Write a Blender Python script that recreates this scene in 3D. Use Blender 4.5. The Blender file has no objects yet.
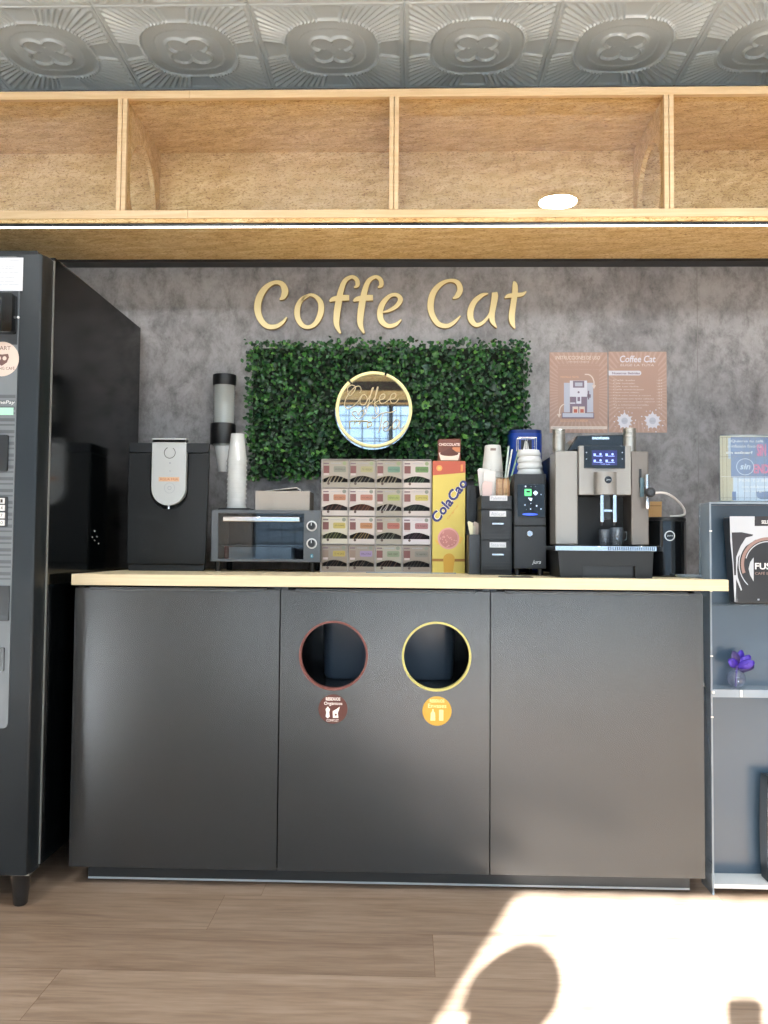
import bpy, bmesh, math, random
import numpy as np
from mathutils import Vector, Matrix
from mathutils.geometry import tessellate_polygon

random.seed(7)
S = bpy.context.scene
PI = math.pi

# ------------------------------------------------------------------ camera
FPX = 845.6                       # focal length in pixels of the 768 x 1024 frame
YAW, PITCH, ROLL = 0.0293, 0.0427, 0.0081
CAM = Vector((0.966, -2.422, 0.968))
def _basis():
    cy, sy, cp, sp = math.cos(YAW), math.sin(YAW), math.cos(PITCH), math.sin(PITCH)
    f = Vector((-sy*cp, cy*cp, sp)); r = Vector((cy, sy, 0)); u = r.cross(f)
    c, s = math.cos(ROLL), math.sin(ROLL)
    return c*r + s*u, -s*r + c*u, f
CR, CU, CF = _basis()
cd = bpy.data.cameras.new('camera'); cam = bpy.data.objects.new('camera', cd)
S.collection.objects.link(cam); S.camera = cam
cd.sensor_fit = 'HORIZONTAL'; cd.sensor_width = 36; cd.lens = 36*FPX/768
cd.clip_start = 0.02
cam.matrix_world = Matrix(((CR.x, CU.x, -CF.x, CAM.x), (CR.y, CU.y, -CF.y, CAM.y), (CR.z, CU.z, -CF.z, CAM.z), (0, 0, 0, 1)))

# ------------------------------------------------------------------ light and exposure
S.view_settings.view_transform = 'Standard'; S.view_settings.look = 'None'
S.view_settings.gamma = 1; S.view_settings.use_curve_mapping = False
S.view_settings.exposure = 0.05
S.cycles.use_denoising = True
S.cycles.max_bounces = 9; S.cycles.diffuse_bounces = 5; S.cycles.glossy_bounces = 4
S.cycles.transparent_max_bounces = 16; S.cycles.transmission_bounces = 6
S.cycles.caustics_refractive = False; S.cycles.caustics_reflective = False
S.cycles.sample_clamp_indirect = 6
W = bpy.data.worlds.new('sky'); S.world = W; W.use_nodes = True
bg = W.node_tree.nodes['Background']; bg.inputs[0].default_value = (0.74, 0.87, 1.0, 1); bg.inputs[1].default_value = 7.5
SUN_X, SUN_T = 0.38, 0.485         # sideways drift per metre of travel, tangent of the sun's height
sd = bpy.data.lights.new('sun', 'SUN'); sun = bpy.data.objects.new('sun', sd); S.collection.objects.link(sun)
sd.energy = 110; sd.angle = math.radians(0.6); sd.color = (0.90, 0.955, 1.0)
_d = Vector((SUN_X, 1, -SUN_T*math.hypot(1, SUN_X))).normalized()
sun.rotation_euler = _d.to_track_quat('-Z', 'Y').to_euler()
sun.location = (-1.5, -7, 5)
LAMP = 260.0                       # downlight discs
LED = 7.0                         # strip under the shelf
# room planes
YW, YF, XL, XR, HC = 0.685, -4.40, -3.2, 3.4, 2.70
ZC = 0.887                        # top of the worktop
def portal(x0, x1, z0, z1):
    l = bpy.data.lights.new('window_light', 'AREA'); l.shape = 'RECTANGLE'; l.size = x1-x0; l.size_y = z1-z0; l.cycles.is_portal = True
    o = bpy.data.objects.new('window_light', l); S.collection.objects.link(o)
    o.location = ((x0+x1)/2, YF-0.06, (z0+z1)/2); o.rotation_euler = (PI/2, 0, 0)
WIN = [(-3.1, -1.80, 0.0, 2.27), (-0.438, 3.25, 0.0, 2.33)]
for w in WIN: portal(*w)

# ------------------------------------------------------------------ pixel -> room helpers
def ray(px, py): return CF + CR*((px-384)/FPX) + CU*((512-py)/FPX)
def at(px, py, y):
    d = ray(px, py); p = CAM + d*((y-CAM.y)/d.y); return (p.x, p.z)
def ax(px, py, y): return at(px, py, y)[0]
def az(px, py, y): return at(px, py, y)[1]

# ------------------------------------------------------------------ materials
def lin(c):
    return tuple(((v/255)/12.92 if v/255 <= 0.04045 else ((v/255+0.055)/1.055)**2.4) for v in c) + (1,)
MATS = {}
def mat(name, c, rough=0.5, metal=0.0, emit=None, es=0.0, coat=0.0, spec=0.5):
    if name in MATS: return MATS[name]
    m = bpy.data.materials.new(name); m.use_nodes = True; b = m.node_tree.nodes['Principled BSDF']
    b.inputs['Base Color'].default_value = lin(c); b.inputs['Roughness'].default_value = rough
    b.inputs['Metallic'].default_value = metal; b.inputs['Coat Weight'].default_value = coat
    b.inputs['Specular IOR Level'].default_value = spec
    if emit: b.inputs['Emission Color'].default_value = lin(emit); b.inputs['Emission Strength'].default_value = es
    MATS[name] = m; return m
def clear(name, tint=(240, 244, 246), body=0.06, bodycol=(215, 222, 226), gloss=1.0, rough=0.03, ior=1.49):
    """thin clear plastic or glass: transparent, a little body colour, fresnel reflection"""
    m = bpy.data.materials.new(name); m.use_nodes = True; nt = m.node_tree; nt.nodes.clear(); N = nt.nodes.new; L = nt.links.new
    out = N('ShaderNodeOutputMaterial'); tr = N('ShaderNodeBsdfTransparent'); tr.inputs[0].default_value = lin(tint)
    df = N('ShaderNodeBsdfDiffuse'); df.inputs[0].default_value = lin(bodycol)
    gl = N('ShaderNodeBsdfGlossy'); gl.inputs[1].default_value = rough
    m1 = N('ShaderNodeMixShader'); m1.inputs[0].default_value = body; L(tr.outputs[0], m1.inputs[1]); L(df.outputs[0], m1.inputs[2])
    fr = N('ShaderNodeFresnel'); ge = N('ShaderNodeNewGeometry'); mr = N('ShaderNodeMapRange')   # same reflectance on both faces of the sheet
    mr.inputs['To Min'].default_value = ior; mr.inputs['To Max'].default_value = 1/ior; L(ge.outputs['Backfacing'], mr.inputs[0]); L(mr.outputs[0], fr.inputs[0])
    mu = N('ShaderNodeMath'); mu.operation = 'MULTIPLY'; mu.inputs[1].default_value = gloss; L(fr.outputs[0], mu.inputs[0])
    m2 = N('ShaderNodeMixShader'); L(mu.outputs[0], m2.inputs[0]); L(m1.outputs[0], m2.inputs[1]); L(gl.outputs[0], m2.inputs[2])
    L(m2.outputs[0], out.inputs[0]); MATS[name] = m; return m
def nodes(m): return m.node_tree, m.node_tree.nodes.new, m.node_tree.links.new, m.node_tree.nodes['Principled BSDF']
def ramp(nt, stops):
    r = nt.nodes.new('ShaderNodeValToRGB'); e = r.color_ramp.elements
    while len(e) < len(stops): e.new(0.5)
    for k, (p, c) in enumerate(stops): e[k].position = p; e[k].color = lin(c)
    return r
def coords(nt, scale, rot=(0, 0, 0)):
    g = nt.nodes.new('ShaderNodeNewGeometry'); mp = nt.nodes.new('ShaderNodeMapping')
    mp.inputs['Scale'].default_value = scale; mp.inputs['Rotation'].default_value = rot
    nt.links.new(g.outputs['Position'], mp.inputs[0]); return mp
def noise(nt, vec, scale, detail=5, rough=0.6, dist=0.0):
    n = nt.nodes.new('ShaderNodeTexNoise'); n.inputs['Scale'].default_value = scale; n.inputs['Detail'].default_value = detail
    n.inputs['Roughness'].default_value = rough; n.inputs['Distortion'].default_value = dist
    nt.links.new(vec, n.inputs['Vector']); return n
def mixc(nt, fac, a, b, mode='MIX'):
    x = nt.nodes.new('ShaderNodeMix'); x.data_type = 'RGBA'; x.blend_type = mode
    for s, i in ((fac, 0), (a, 6), (b, 7)):
        if isinstance(s, (int, float)): x.inputs[i].default_value = s
        elif isinstance(s, tuple): x.inputs[i].default_value = s
        else: nt.links.new(s, x.inputs[i])
    return x.outputs[2]
def bump(nt, h, b, strength=0.3, dist=0.002):
    n = nt.nodes.new('ShaderNodeBump'); n.inputs['Strength'].default_value = strength; n.inputs['Distance'].default_value = dist
    nt.links.new(h, n.inputs['Height']); nt.links.new(n.outputs[0], b.inputs['Normal'])

def m_concrete():
    m = mat('concrete_laminate', (138, 136, 136), 0.5); nt, N, L, b = nodes(m)
    a = noise(nt, coords(nt, (1, 1, 0.75)).outputs[0], 2.2, 10, 0.72, 0.3); c = noise(nt, coords(nt, (1, 1, 0.7)).outputs[0], 16, 10, 0.78, 0.2); d = noise(nt, coords(nt, (1, 1, 0.8)).outputs[0], 6.5, 8, 0.7, 0.6)
    r1 = ramp(nt, [(0.32, (130, 128, 129)), (0.5, (150, 148, 149)), (0.68, (166, 164, 165))]); L(a.outputs[0], r1.inputs[0])
    r2 = ramp(nt, [(0.36, (172, 170, 170)), (0.46, (224, 223, 223)), (0.56, (255, 255, 255))]); L(c.outputs[0], r2.inputs[0])
    r3 = ramp(nt, [(0.34, (196, 194, 194)), (0.5, (240, 240, 240)), (0.66, (255, 255, 255))]); L(d.outputs[0], r3.inputs[0])
    x = mixc(nt, 0.9, r1.outputs[0], r2.outputs[0], 'MULTIPLY'); L(mixc(nt, 0.85, x, r3.outputs[0], 'MULTIPLY'), b.inputs['Base Color']); bump(nt, c.outputs[0], b, 0.06)
    return m
def m_osb(name, c0, c1, c2):
    m = mat(name, c1, 0.6); nt, N, L, b = nodes(m)
    def strands(rot, scale, sc=1.0, det=3):
        r_ = coords(nt, (1, 1, 1), (0, rot, rot)); mp = N('ShaderNodeMapping'); mp.inputs['Scale'].default_value = scale; L(r_.outputs[0], mp.inputs[0])
        return noise(nt, mp.outputs[0], sc, det, 0.6)
    a = strands(0.04, (7, 34, 34), 1.0, 5); r1 = ramp(nt, [(0.30, c0), (0.5, c1), (0.70, c2)]); L(a.outputs[0], r1.inputs[0]); x = r1.outputs[0]
    v = N('ShaderNodeTexVoronoi'); mp = N('ShaderNodeMapping'); mp.inputs['Scale'].default_value = (16, 62, 62); L(coords(nt, (1, 1, 1), (0, 0.3, 0.3)).outputs[0], mp.inputs[0]); L(mp.outputs[0], v.inputs['Vector']); v.inputs['Scale'].default_value = 1
    s_ = N('ShaderNodeSeparateColor'); L(v.outputs['Color'], s_.inputs[0]); r2 = ramp(nt, [(0, (228, 214, 196)), (0.4, (246, 240, 232)), (1, (255, 255, 255))]); L(s_.outputs[0], r2.inputs[0]); x = mixc(nt, 0.8, x, r2.outputs[0], 'MULTIPLY')
    for rot, k in ((0.45, 0.75), (-0.38, 0.75), (0.08, 0.6)):
        n = strands(rot, (30, 210, 210), 1.0, 2); r = ramp(nt, [(0.27, (164, 124, 84)), (0.36, (222, 198, 166)), (0.43, (255, 255, 255))]); L(n.outputs[0], r.inputs[0]); x = mixc(nt, k, x, r.outputs[0], 'MULTIPLY')
    L(x, b.inputs['Base Color']); return m
def m_wood(name, c0, c1, c2, sc=(2.5, 40, 40), rough=0.45, attr=None):
    m = mat(name, c1, rough); nt, N, L, b = nodes(m)
    mp = coords(nt, sc); vec = mp.outputs[0]
    if attr:
        at_ = N('ShaderNodeAttribute'); at_.attribute_name = attr
        sc_ = N('ShaderNodeVectorMath'); sc_.operation = 'SCALE'; sc_.inputs[3].default_value = 37.0; L(at_.outputs['Color'], sc_.inputs[0])
        ad = N('ShaderNodeVectorMath'); ad.operation = 'ADD'; L(vec, ad.inputs[0]); L(sc_.outputs[0], ad.inputs[1]); vec = ad.outputs[0]
    n = noise(nt, vec, 1.0, 6, 0.62, 1.2); r = ramp(nt, [(0.28, c0), (0.5, c1), (0.72, c2)]); L(n.outputs[0], r.inputs[0]); col = r.outputs[0]
    if attr:
        s = N('ShaderNodeSeparateColor'); L(at_.outputs['Color'], s.inputs[0])
        r2 = ramp(nt, [(0, (222, 216, 210)), (1, (255, 255, 255))]); L(s.outputs[0], r2.inputs[0]); col = mixc(nt, 1.0, col, r2.outputs[0], 'MULTIPLY')
        fine = noise(nt, vec, 5.0, 3); r3 = ramp(nt, [(0.35, (222, 216, 208)), (0.6, (255, 255, 255))]); L(fine.outputs[0], r3.inputs[0]); col = mixc(nt, 0.7, col, r3.outputs[0], 'MULTIPLY')
    L(col, b.inputs['Base Color']); return m

CONC = m_concrete(); OSB = m_osb('osb_board', (216, 186, 126), (229, 202, 146), (240, 217, 168))
PINE = m_wood('pine_trim', (204, 172, 128), (216, 186, 144), (226, 200, 160), (3, 50, 60), 0.5)
WORK = m_wood('light_oak_worktop', (206, 188, 152), (214, 197, 162), (220, 205, 172), (3, 60, 120), 0.45)
FLOORM = m_wood('oak_floor', (136, 113, 95), (157, 134, 114), (172, 150, 131), (1.6, 16, 16), 0.38, attr='plank')
CEILM = mat('silver_ceiling_paint', (206, 220, 230), 0.28, 0.22)
WHITEW = mat('white_wall_paint', (226, 226, 222), 0.8); GREYW = mat('grey_wall_paint', (66, 70, 74), 0.8)
GRAPH = mat('graphite_laminate', (33, 36, 37), 0.26, spec=0.8)
GRAPH2 = mat('graphite_edge', (82, 86, 88), 0.3)
PLINTH = mat('black_plinth', (38, 42, 44), 0.35)
BLK = mat('black_plastic', (17, 18, 20), 0.35)
BLKM = mat('black_matte', (17, 19, 20), 0.45, spec=0.35)
BLKG = mat('black_gloss', (10, 12, 14), 0.10, coat=0.4)
CHAR = mat('charcoal_plastic', (25, 28, 31), 0.42, spec=0.4)
CHAR2 = mat('charcoal_light', (48, 52, 56), 0.42)
STEEL = mat('brushed_steel', (188, 184, 176), 0.30, 0.85)
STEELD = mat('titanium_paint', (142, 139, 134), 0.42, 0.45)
CHROME = mat('chrome', (225, 226, 228), 0.10, 1.0)
SILV = mat('silver_plastic', (205, 206, 206), 0.35, 0.35)
WHITE = mat('white_plastic', (218, 218, 216), 0.4)
PAPER = mat('white_paper', (206, 208, 212), 0.8)
GOLD = mat('gold_letter_face', (222, 208, 156), 0.45)
INK = mat('dark_ink', (52, 44, 44), 0.7)
GREYINK = mat('grey_ink', (150, 156, 166), 0.7)
BLUEP = mat('blue_plastic', (22, 62, 150), 0.3)
CUPW = mat('white_cup_plastic', (208, 212, 212), 0.35)
GLASS = clear('shelf_glass', (255, 255, 255), 0.0, gloss=1.0, rough=0.0, ior=1.5)
WGLASS = clear('window_glass', (250, 252, 253), 0.0, gloss=0.6, rough=0.0)
ACR = clear('clear_acrylic', (244, 248, 250), 0.03, (190, 200, 208), 1.0)
ACRE = clear('acrylic_edge', (225, 232, 236), 0.38, (196, 212, 226), 1.3)
CUPC = clear('translucent_cup', (240, 242, 242), 0.50, (250, 252, 250), 1.6, 0.1)
TUBEG = clear('milky_tube', (232, 236, 236), 0.40, (205, 210, 208), 1.3, 0.08)

# ------------------------------------------------------------------ mesh builder
class M:
    def __init__(s): s.v = []; s.f = []; s.mi = []; s.ms = []; s.xf = None
    def idx(s, m):
        if m not in s.ms: s.ms.append(m)
        return s.ms.index(m)
    def add(s, vs, fs, m):
        o = len(s.v); k = s.idx(m)
        if s.xf is not None: vs = [tuple(s.xf @ Vector(p)) for p in vs]
        s.v += [tuple(p) for p in vs]; s.f += [tuple(i+o for i in f) for f in fs]; s.mi += [k]*len(fs)
        return s
    def box(s, x0, x1, y0, y1, z0, z1, m):
        x0, x1 = sorted((x0, x1)); y0, y1 = sorted((y0, y1)); z0, z1 = sorted((z0, z1))
        vs = [(x0,y0,z0),(x1,y0,z0),(x1,y1,z0),(x0,y1,z0),(x0,y0,z1),(x1,y0,z1),(x1,y1,z1),(x0,y1,z1)]
        return s.add(vs, [(0,3,2,1),(4,5,6,7),(0,1,5,4),(1,2,6,5),(2,3,7,6),(3,0,4,7)], m)
    def prism(s, pts, y0, y1, m, holes=(), axis='y'):
        """outline in the x-z plane (or x-y for axis z, y-z for axis x), extruded y0..y1; y0 is the near face"""
        def area(p): return sum(p[i][0]*p[(i+1) % len(p)][1]-p[(i+1) % len(p)][0]*p[i][1] for i in range(len(p)))
        pts = list(pts)
        if area(pts) < 0: pts.reverse()
        loops = [pts]+[list(h) if area(h) < 0 else list(reversed(h)) for h in holes]
        flat = [p for l in loops for p in l]; n = len(flat)
        def P3(a, b, d): return (a, d, b) if axis == 'y' else ((a, b, d) if axis == 'z' else (d, a, b))
        vs = [P3(a, b, y0) for a, b in flat]+[P3(a, b, y1) for a, b in flat]
        tri = tessellate_polygon([[Vector((a, b, 0)) for a, b in l] for l in loops])
        fs = []
        for t in tri:
            t = tuple(t)
            p, q, r = (flat[i] for i in t)
            if (q[0]-p[0])*(r[1]-p[1])-(q[1]-p[1])*(r[0]-p[0]) < 0: t = t[::-1]
            fs += [t, tuple(i+n for i in t[::-1])]
        o = 0
        for l in loops:
            k = len(l)
            for i in range(k):
                j = (i+1) % k; fs.append((o+i, o+i+n, o+j+n, o+j))
            o += k
        if axis == 'z' : fs = [f[::-1] for f in fs]
        return s.add(vs, fs, m)
    def lathe(s, cx, cy, prof, m, n=28, axis='z', sweep=None):
        """profile (radius, height) turned about a vertical axis at cx, cy (axis 'y': about a y axis at x=cx, z=cy; 'x' likewise)"""
        vs = []; fs = []
        for r, h in prof:
            for i in range(n):
                a = 2*PI*i/n; c, d = r*math.cos(a), r*math.sin(a)
                vs.append((cx+c, cy+d, h) if axis == 'z' else ((cx+c, h, cy+d) if axis == 'y' else (h, cx+c, cy+d)))
        for k in range(len(prof)-1):
            for i in range(n):
                j = (i+1) % n; fs.append((k*n+i, k*n+j, (k+1)*n+j, (k+1)*n+i))
        if prof[0][0] > 1e-6: fs.append(tuple(range(n))[::-1])
        if prof[-1][0] > 1e-6: fs.append(tuple(range((len(prof)-1)*n, len(prof)*n)))
        if axis == 'y': fs = [f[::-1] for f in fs]
        return s.add(vs, fs, m)
    def shell(s, cx, cy, prof, m, n=28):
        """like lathe but both ends stay open"""
        k0 = len(s.f); s.lathe(cx, cy, prof, m, n)
        drop = (1 if prof[-1][0] > 1e-6 else 0)
        if drop: s.f.pop(); s.mi.pop()
        if prof[0][0] > 1e-6:
            i = k0+(len(prof)-1)*n; s.f.pop(i); s.mi.pop(i)
        return s
    def tube(s, pts, r, m, n=8, closed=False):
        pts = [Vector(p) for p in pts]; N = len(pts); rr = r if isinstance(r, (list, tuple)) else [r]*N
        vs = []; fs = []; up = None
        for i, p in enumerate(pts):
            a = pts[(i-1) % N] if (closed or i > 0) else p; b = pts[(i+1) % N] if (closed or i < N-1) else p
            t = (b-a).normalized()
            if up is None: up = t.orthogonal().normalized()
            up = (up - t*up.dot(t)).normalized(); w = t.cross(up)
            for k in range(n):
                q = 2*PI*k/n; vs.append(tuple(p + (up*math.cos(q)+w*math.sin(q))*rr[i]))
        for i in range(N if closed else N-1):
            j = (i+1) % N
            for k in range(n):
                l = (k+1) % n; fs.append((i*n+k, i*n+l, j*n+l, j*n+k))
        if not closed: fs += [tuple(range(n))[::-1], tuple(range((N-1)*n, N*n))]
        return s.add(vs, fs, m)
    def stroke(s, pts, y0, y1, m):
        """flat pen stroke (x, z, width) in the wall plane, as a solid of thickness y1-y0"""
        P = [Vector((p[0], p[1])) for p in pts]; Wd = [p[2] for p in pts]; L = []; R = []
        for i, p in enumerate(P):
            a = P[max(0, i-1)]; b = P[min(len(P)-1, i+1)]; t = (b-a)
            t = t.normalized() if t.length > 1e-9 else Vector((1, 0)); nn = Vector((-t.y, t.x))
            L.append(p+nn*Wd[i]/2); R.append(p-nn*Wd[i]/2)
        n = len(P); vs = [(q.x, y0, q.y) for q in L+R]+[(q.x, y1, q.y) for q in L+R]; fs = []
        for i in range(n-1):
            fs += [(i, i+1, n+i+1, n+i), (2*n+i, 3*n+i, 3*n+i+1, 2*n+i+1), (i, 2*n+i, 2*n+i+1, i+1), (n+i, n+i+1, 3*n+i+1, 3*n+i)]
        fs += [(0, n, 3*n, 2*n), (n-1, 3*n-1, 4*n-1, 2*n-1)]
        return s.add(vs, fs, m)
    def text(s, t, x0, z0, x1, z1, y, m, th=0.0006, shear=0.0, rot=0.0, bold=0.0):
        """lettering filling the box x0..x1, z0..z1 on a surface at y, facing the room"""
        V, F = text_mesh(t, shear, bold)
        lo = V.min(0); hi = V.max(0); sx = (x1-x0)/(hi[0]-lo[0]); sz = (z1-z0)/(hi[1]-lo[1])
        cx, cz = (x0+x1)/2, (z0+z1)/2; c, sn = math.cos(rot), math.sin(rot); vs = []
        for p in V:
            a = (p[0]-(lo[0]+hi[0])/2)*sx; b = (p[1]-(lo[1]+hi[1])/2)*sz
            vs.append((cx+a*c-b*sn, y-th*(1 if p[2] > 0 else 0), cz+a*sn+b*c))
        return s.add(vs, F, m)
    def build(s, name, parent=None, bev=0.0, seg=2, ang=35, kind=None, label=None, loc=None):
        me = bpy.data.meshes.new(name); o = bpy.data.objects.new(name, me); S.collection.objects.link(o)
        base = Vector((0, 0, 0))
        if parent is not None:
            base = WLOC[parent.name]; o.parent = parent
            WLOC[o.name] = base.copy()
        else:
            a = np.array(s.v); base = Vector(((a[:,0].min()+a[:,0].max())/2, (a[:,1].min()+a[:,1].max())/2, a[:,2].min())) if loc is None else Vector(loc)
            o.location = base; WLOC[o.name] = base.copy()
        me.from_pydata([(p[0]-base.x, p[1]-base.y, p[2]-base.z) for p in s.v], [], s.f)
        for m in s.ms: me.materials.append(m)
        me.polygons.foreach_set('material_index', s.mi); me.polygons.foreach_set('use_smooth', [True]*len(s.f))
        bm = bmesh.new(); bm.from_mesh(me); bmesh.ops.recalc_face_normals(bm, faces=bm.faces); bm.to_mesh(me); bm.free()
        me.set_sharp_from_angle(angle=math.radians(ang)); me.update()
        if bev:
            b = o.modifiers.new('bevel', 'BEVEL'); b.width = bev; b.segments = seg; b.limit_method = 'ANGLE'; b.angle_limit = math.radians(40); b.harden_normals = False
        if kind: o['kind'] = kind
        if label: o['label'] = label
        return o
WLOC = {}
_tc = {}
def text_mesh(t, shear=0.0, bold=0.0):
    if (t, shear, bold) in _tc: return _tc[(t, shear, bold)]
    c = bpy.data.curves.new('lettering', 'FONT'); c.body = t; c.extrude = 0.5; c.shear = shear; c.offset = bold; c.resolution_u = 3
    o = bpy.data.objects.new('lettering', c); S.collection.objects.link(o)
    dg = bpy.context.evaluated_depsgraph_get(); e = o.evaluated_get(dg); me = e.to_mesh()
    V = np.array([v.co[:] for v in me.vertices]); F = [tuple(p.vertices) for p in me.polygons]
    e.to_mesh_clear(); bpy.data.objects.remove(o); bpy.data.curves.remove(c)
    _tc[(t, shear, bold)] = (V, F); return V, F
def thing(name, loc, label, cat, group=None):
    o = bpy.data.objects.new(name, None); S.collection.objects.link(o); o.empty_display_size = 0.05
    o.location = loc; WLOC[o.name] = Vector(loc); o['label'] = label; o['category'] = cat
    if group: o['group'] = group
    return o
def tag(o, label, cat, group=None):
    o['label'] = label; o['category'] = cat
    if group: o['group'] = group
    return o
def rr(x0, x1, z0, z1, r, n=5, corners=(1, 1, 1, 1)):
    """rounded rectangle, corners: bottom-left, bottom-right, top-right, top-left"""
    out = []
    for k, (cx, cz, a0) in enumerate([(x0+r, z0+r, PI), (x1-r, z0+r, 1.5*PI), (x1-r, z1-r, 0), (x0+r, z1-r, PI/2)]):
        if not corners[k]:
            out.append([(x0, z0), (x1, z0), (x1, z1), (x0, z1)][k]); continue
        for i in range(n+1):
            a = a0+PI/2*i/n; out.append((cx+r*math.cos(a), cz+r*math.sin(a)))
    return out
def circ(cx, cz, r, n=48, rz=None): return [(cx+r*math.cos(2*PI*i/n), cz+(rz or r)*math.sin(2*PI*i/n)) for i in range(n)]
def smooth(pts, sub=6, closed=False):
    """Catmull-Rom through the points (any dimension)"""
    n = len(pts); out = []; rng = range(n if closed else n-1)
    g = (lambda i: pts[i % n]) if closed else (lambda i: pts[max(0, min(n-1, i))])
    for i in rng:
        p0, p1, p2, p3 = (np.array(g(i+k), float) for k in (-1, 0, 1, 2))
        for j in range(sub):
            t = j/sub; out.append(tuple(0.5*(2*p1+(p2-p0)*t+(2*p0-5*p1+4*p2-p3)*t*t+(3*p1-p0-3*p2+p3)*t**3)))
    if not closed: out.append(tuple(pts[-1]))
    return out
def dup(o, loc, label, group=None):
    c = o.copy(); S.collection.objects.link(c); c.location = loc; WLOC[c.name] = Vector(loc); c['label'] = label
    if group: c['group'] = group
    for ch in o.children:
        d = ch.copy(); S.collection.objects.link(d); d.parent = c
        for g in ch.children: e = g.copy(); S.collection.objects.link(e); e.parent = d
    return c
def rect(px0, py0, px1, py1, y):
    """world x0, x1, z0, z1 of a picture rectangle lying at depth y"""
    x0, z1 = at(px0, (py0), y); x1, z0 = at(px1, py1, y)
    return x0, x1, z0, z1

# ================================================================== THE ROOM
def structure(m, name, bev=0, **k): return m.build(name, kind='structure', bev=bev, **k)
# floor: planks along x, edges where the photo has them
def floor():
    me = bpy.data.meshes.new('floor'); v = []; f = []; col = []; mi = []
    yb = [-0.041+0.2122*k for k in range(-24, 5)]; rnd = random.Random(3)
    joint = {-0.253: [0.462], -0.465: [1.033, -0.1], -0.678: [0.18]}
    for a, b in zip(yb[:-1], yb[1:]):
        xs = None
        for k, js in joint.items():
            if abs(a-k) < 0.03: xs = js
        start = (xs[0] if xs else rnd.uniform(-1, 1)); e = [start]
        while e[0] > XL-0.3: e.insert(0, e[0]-1.28)
        while e[-1] < XR+0.3: e.append(e[-1]+1.28)
        for x0, x1 in zip(e[:-1], e[1:]):
            x0 = max(x0, XL-0.2); x1 = min(x1, XR+0.2)
            if x1 <= x0: continue
            g = 0.0006; o = len(v); yy0 = max(a, YF-0.3); yy1 = min(b, YW+0.05)
            if yy1 <= yy0: continue
            v += [(x0+g, yy0+g, 0), (x1-g, yy0+g, 0), (x1-g, yy1-g, 0), (x0+g, yy1-g, 0)]; f.append((o, o+1, o+2, o+3)); mi.append(0)
            c = (rnd.random(), rnd.random(), rnd.random(), 1); col += [c]*4
    o = len(v); v += [(XL-0.2, YF-0.3, -0.002), (XR+0.2, YF-0.3, -0.002), (XR+0.2, YW+0.05, -0.002), (XL-0.2, YW+0.05, -0.002),
                      (XL-0.2, YF-0.3, -0.08), (XR+0.2, YF-0.3, -0.08), (XR+0.2, YW+0.05, -0.08), (XL-0.2, YW+0.05, -0.08)]
    f += [(o, o+1, o+2, o+3), (o+7, o+6, o+5, o+4), (o, o+4, o+5, o+1), (o+1, o+5, o+6, o+2), (o+2, o+6, o+7, o+3), (o+3, o+7, o+4, o)]; mi += [1]*6; col += [(0, 0, 0, 1)]*24
    me.from_pydata(v, [], f); me.materials.append(FLOORM); me.materials.append(mat('floor_gap', (124, 100, 80), 0.8)); me.polygons.foreach_set('material_index', mi)
    at_ = me.color_attributes.new('plank', 'FLOAT_COLOR', 'CORNER'); at_.data.foreach_set('color', [c for q in col for c in q])
    ob = bpy.data.objects.new('floor', me); S.collection.objects.link(ob); ob['kind'] = 'structure'
floor()
m = M(); m.box(XL-0.2, XR+0.2, YW, YW+0.12, 0, HC+0.1, CONC)
sx = 2.021; m.box(sx-0.0012, sx+0.0012, YW-0.0006, YW, 0, 2.03, mat('panel_joint', (118, 115, 114), 0.8)); structure(m, 'wall_back')
m = M(); m.box(XL-0.12, XL, YF, YW, 0, HC, WHITEW); structure(m, 'wall_left')
m = M(); m.box(XR, XR+0.12, YF, YW, 0, HC, GREYW); structure(m, 'wall_right')
DKW = mat('dark_beam', (52, 40, 32), 0.6)
m = M()   # shop-front wall behind the photographer, with its two glazed openings
(a0, a1, _, ah), (b0, b1, _, bh) = WIN
m.box(XL-0.12, a0, YF-0.1, YF, 0, HC+0.1, WHITEW); m.box(a1, b0, YF-0.1, YF, 0, HC+0.1, WHITEW); m.box(b1, XR+0.12, YF-0.1, YF, 0, HC+0.1, WHITEW)
m.box(a0, a1, YF-0.1, YF, ah, HC+0.1, OSB); m.box(b0, b1, YF-0.1, YF, bh, HC+0.1, OSB); structure(m, 'wall_front')
m = M(); m.box(a0, b1, YF, YF+0.03, 2.46, 2.54, DKW); m.box(a0, b1, YF, YF+0.03, 2.345, 2.365, DKW); structure(m, 'trim_2')
FR = mat('dark_window_frame', (40, 42, 44), 0.4)
for k, (x0, x1, z0, z1) in enumerate(WIN, 1):
    m = M(); t = 0.04
    for (p, q, r, s_) in [(x0, x1, z0, z0+t), (x0, x1, z1-t*0.3, z1), (x0, x0+t*0.5, z0, z1), (x1-t, x1, z0, z1)]: m.box(p, q, YF-0.08, YF-0.02, r, s_, FR)
    nb = max(1, round((x1-x0)/1.15))
    for i in range(1, nb): xx = x0+(x1-x0)*i/nb; m.box(xx-0.02, xx+0.02, YF-0.075, YF-0.025, z0, z1, FR)
    i = 1
    while x0+i*0.16 < x1: m.box(x0+i*0.16-0.003, x0+i*0.16+0.003, YF-0.06, YF-0.05, z1-0.62, z1, FR); i += 1
    for j in range(4): m.box(x0, x1, YF-0.06, YF-0.05, z1-0.16*(j+1)-0.003, z1-0.16*(j+1)+0.003, FR)
    w = structure(m, 'window_%d' % k); g = M(); g.box(x0+0.01, x1-0.01, YF-0.046, YF-0.042, z0+0.01, z1-0.01, WGLASS); g.build('pane', w)
# pavement outside that the windows look on to
m = M(); m.box(-30, 30, -22, YF-0.3, -0.1, -0.02, mat('pavement', (150, 148, 144), 0.9)); structure(m, 'ground')

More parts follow.
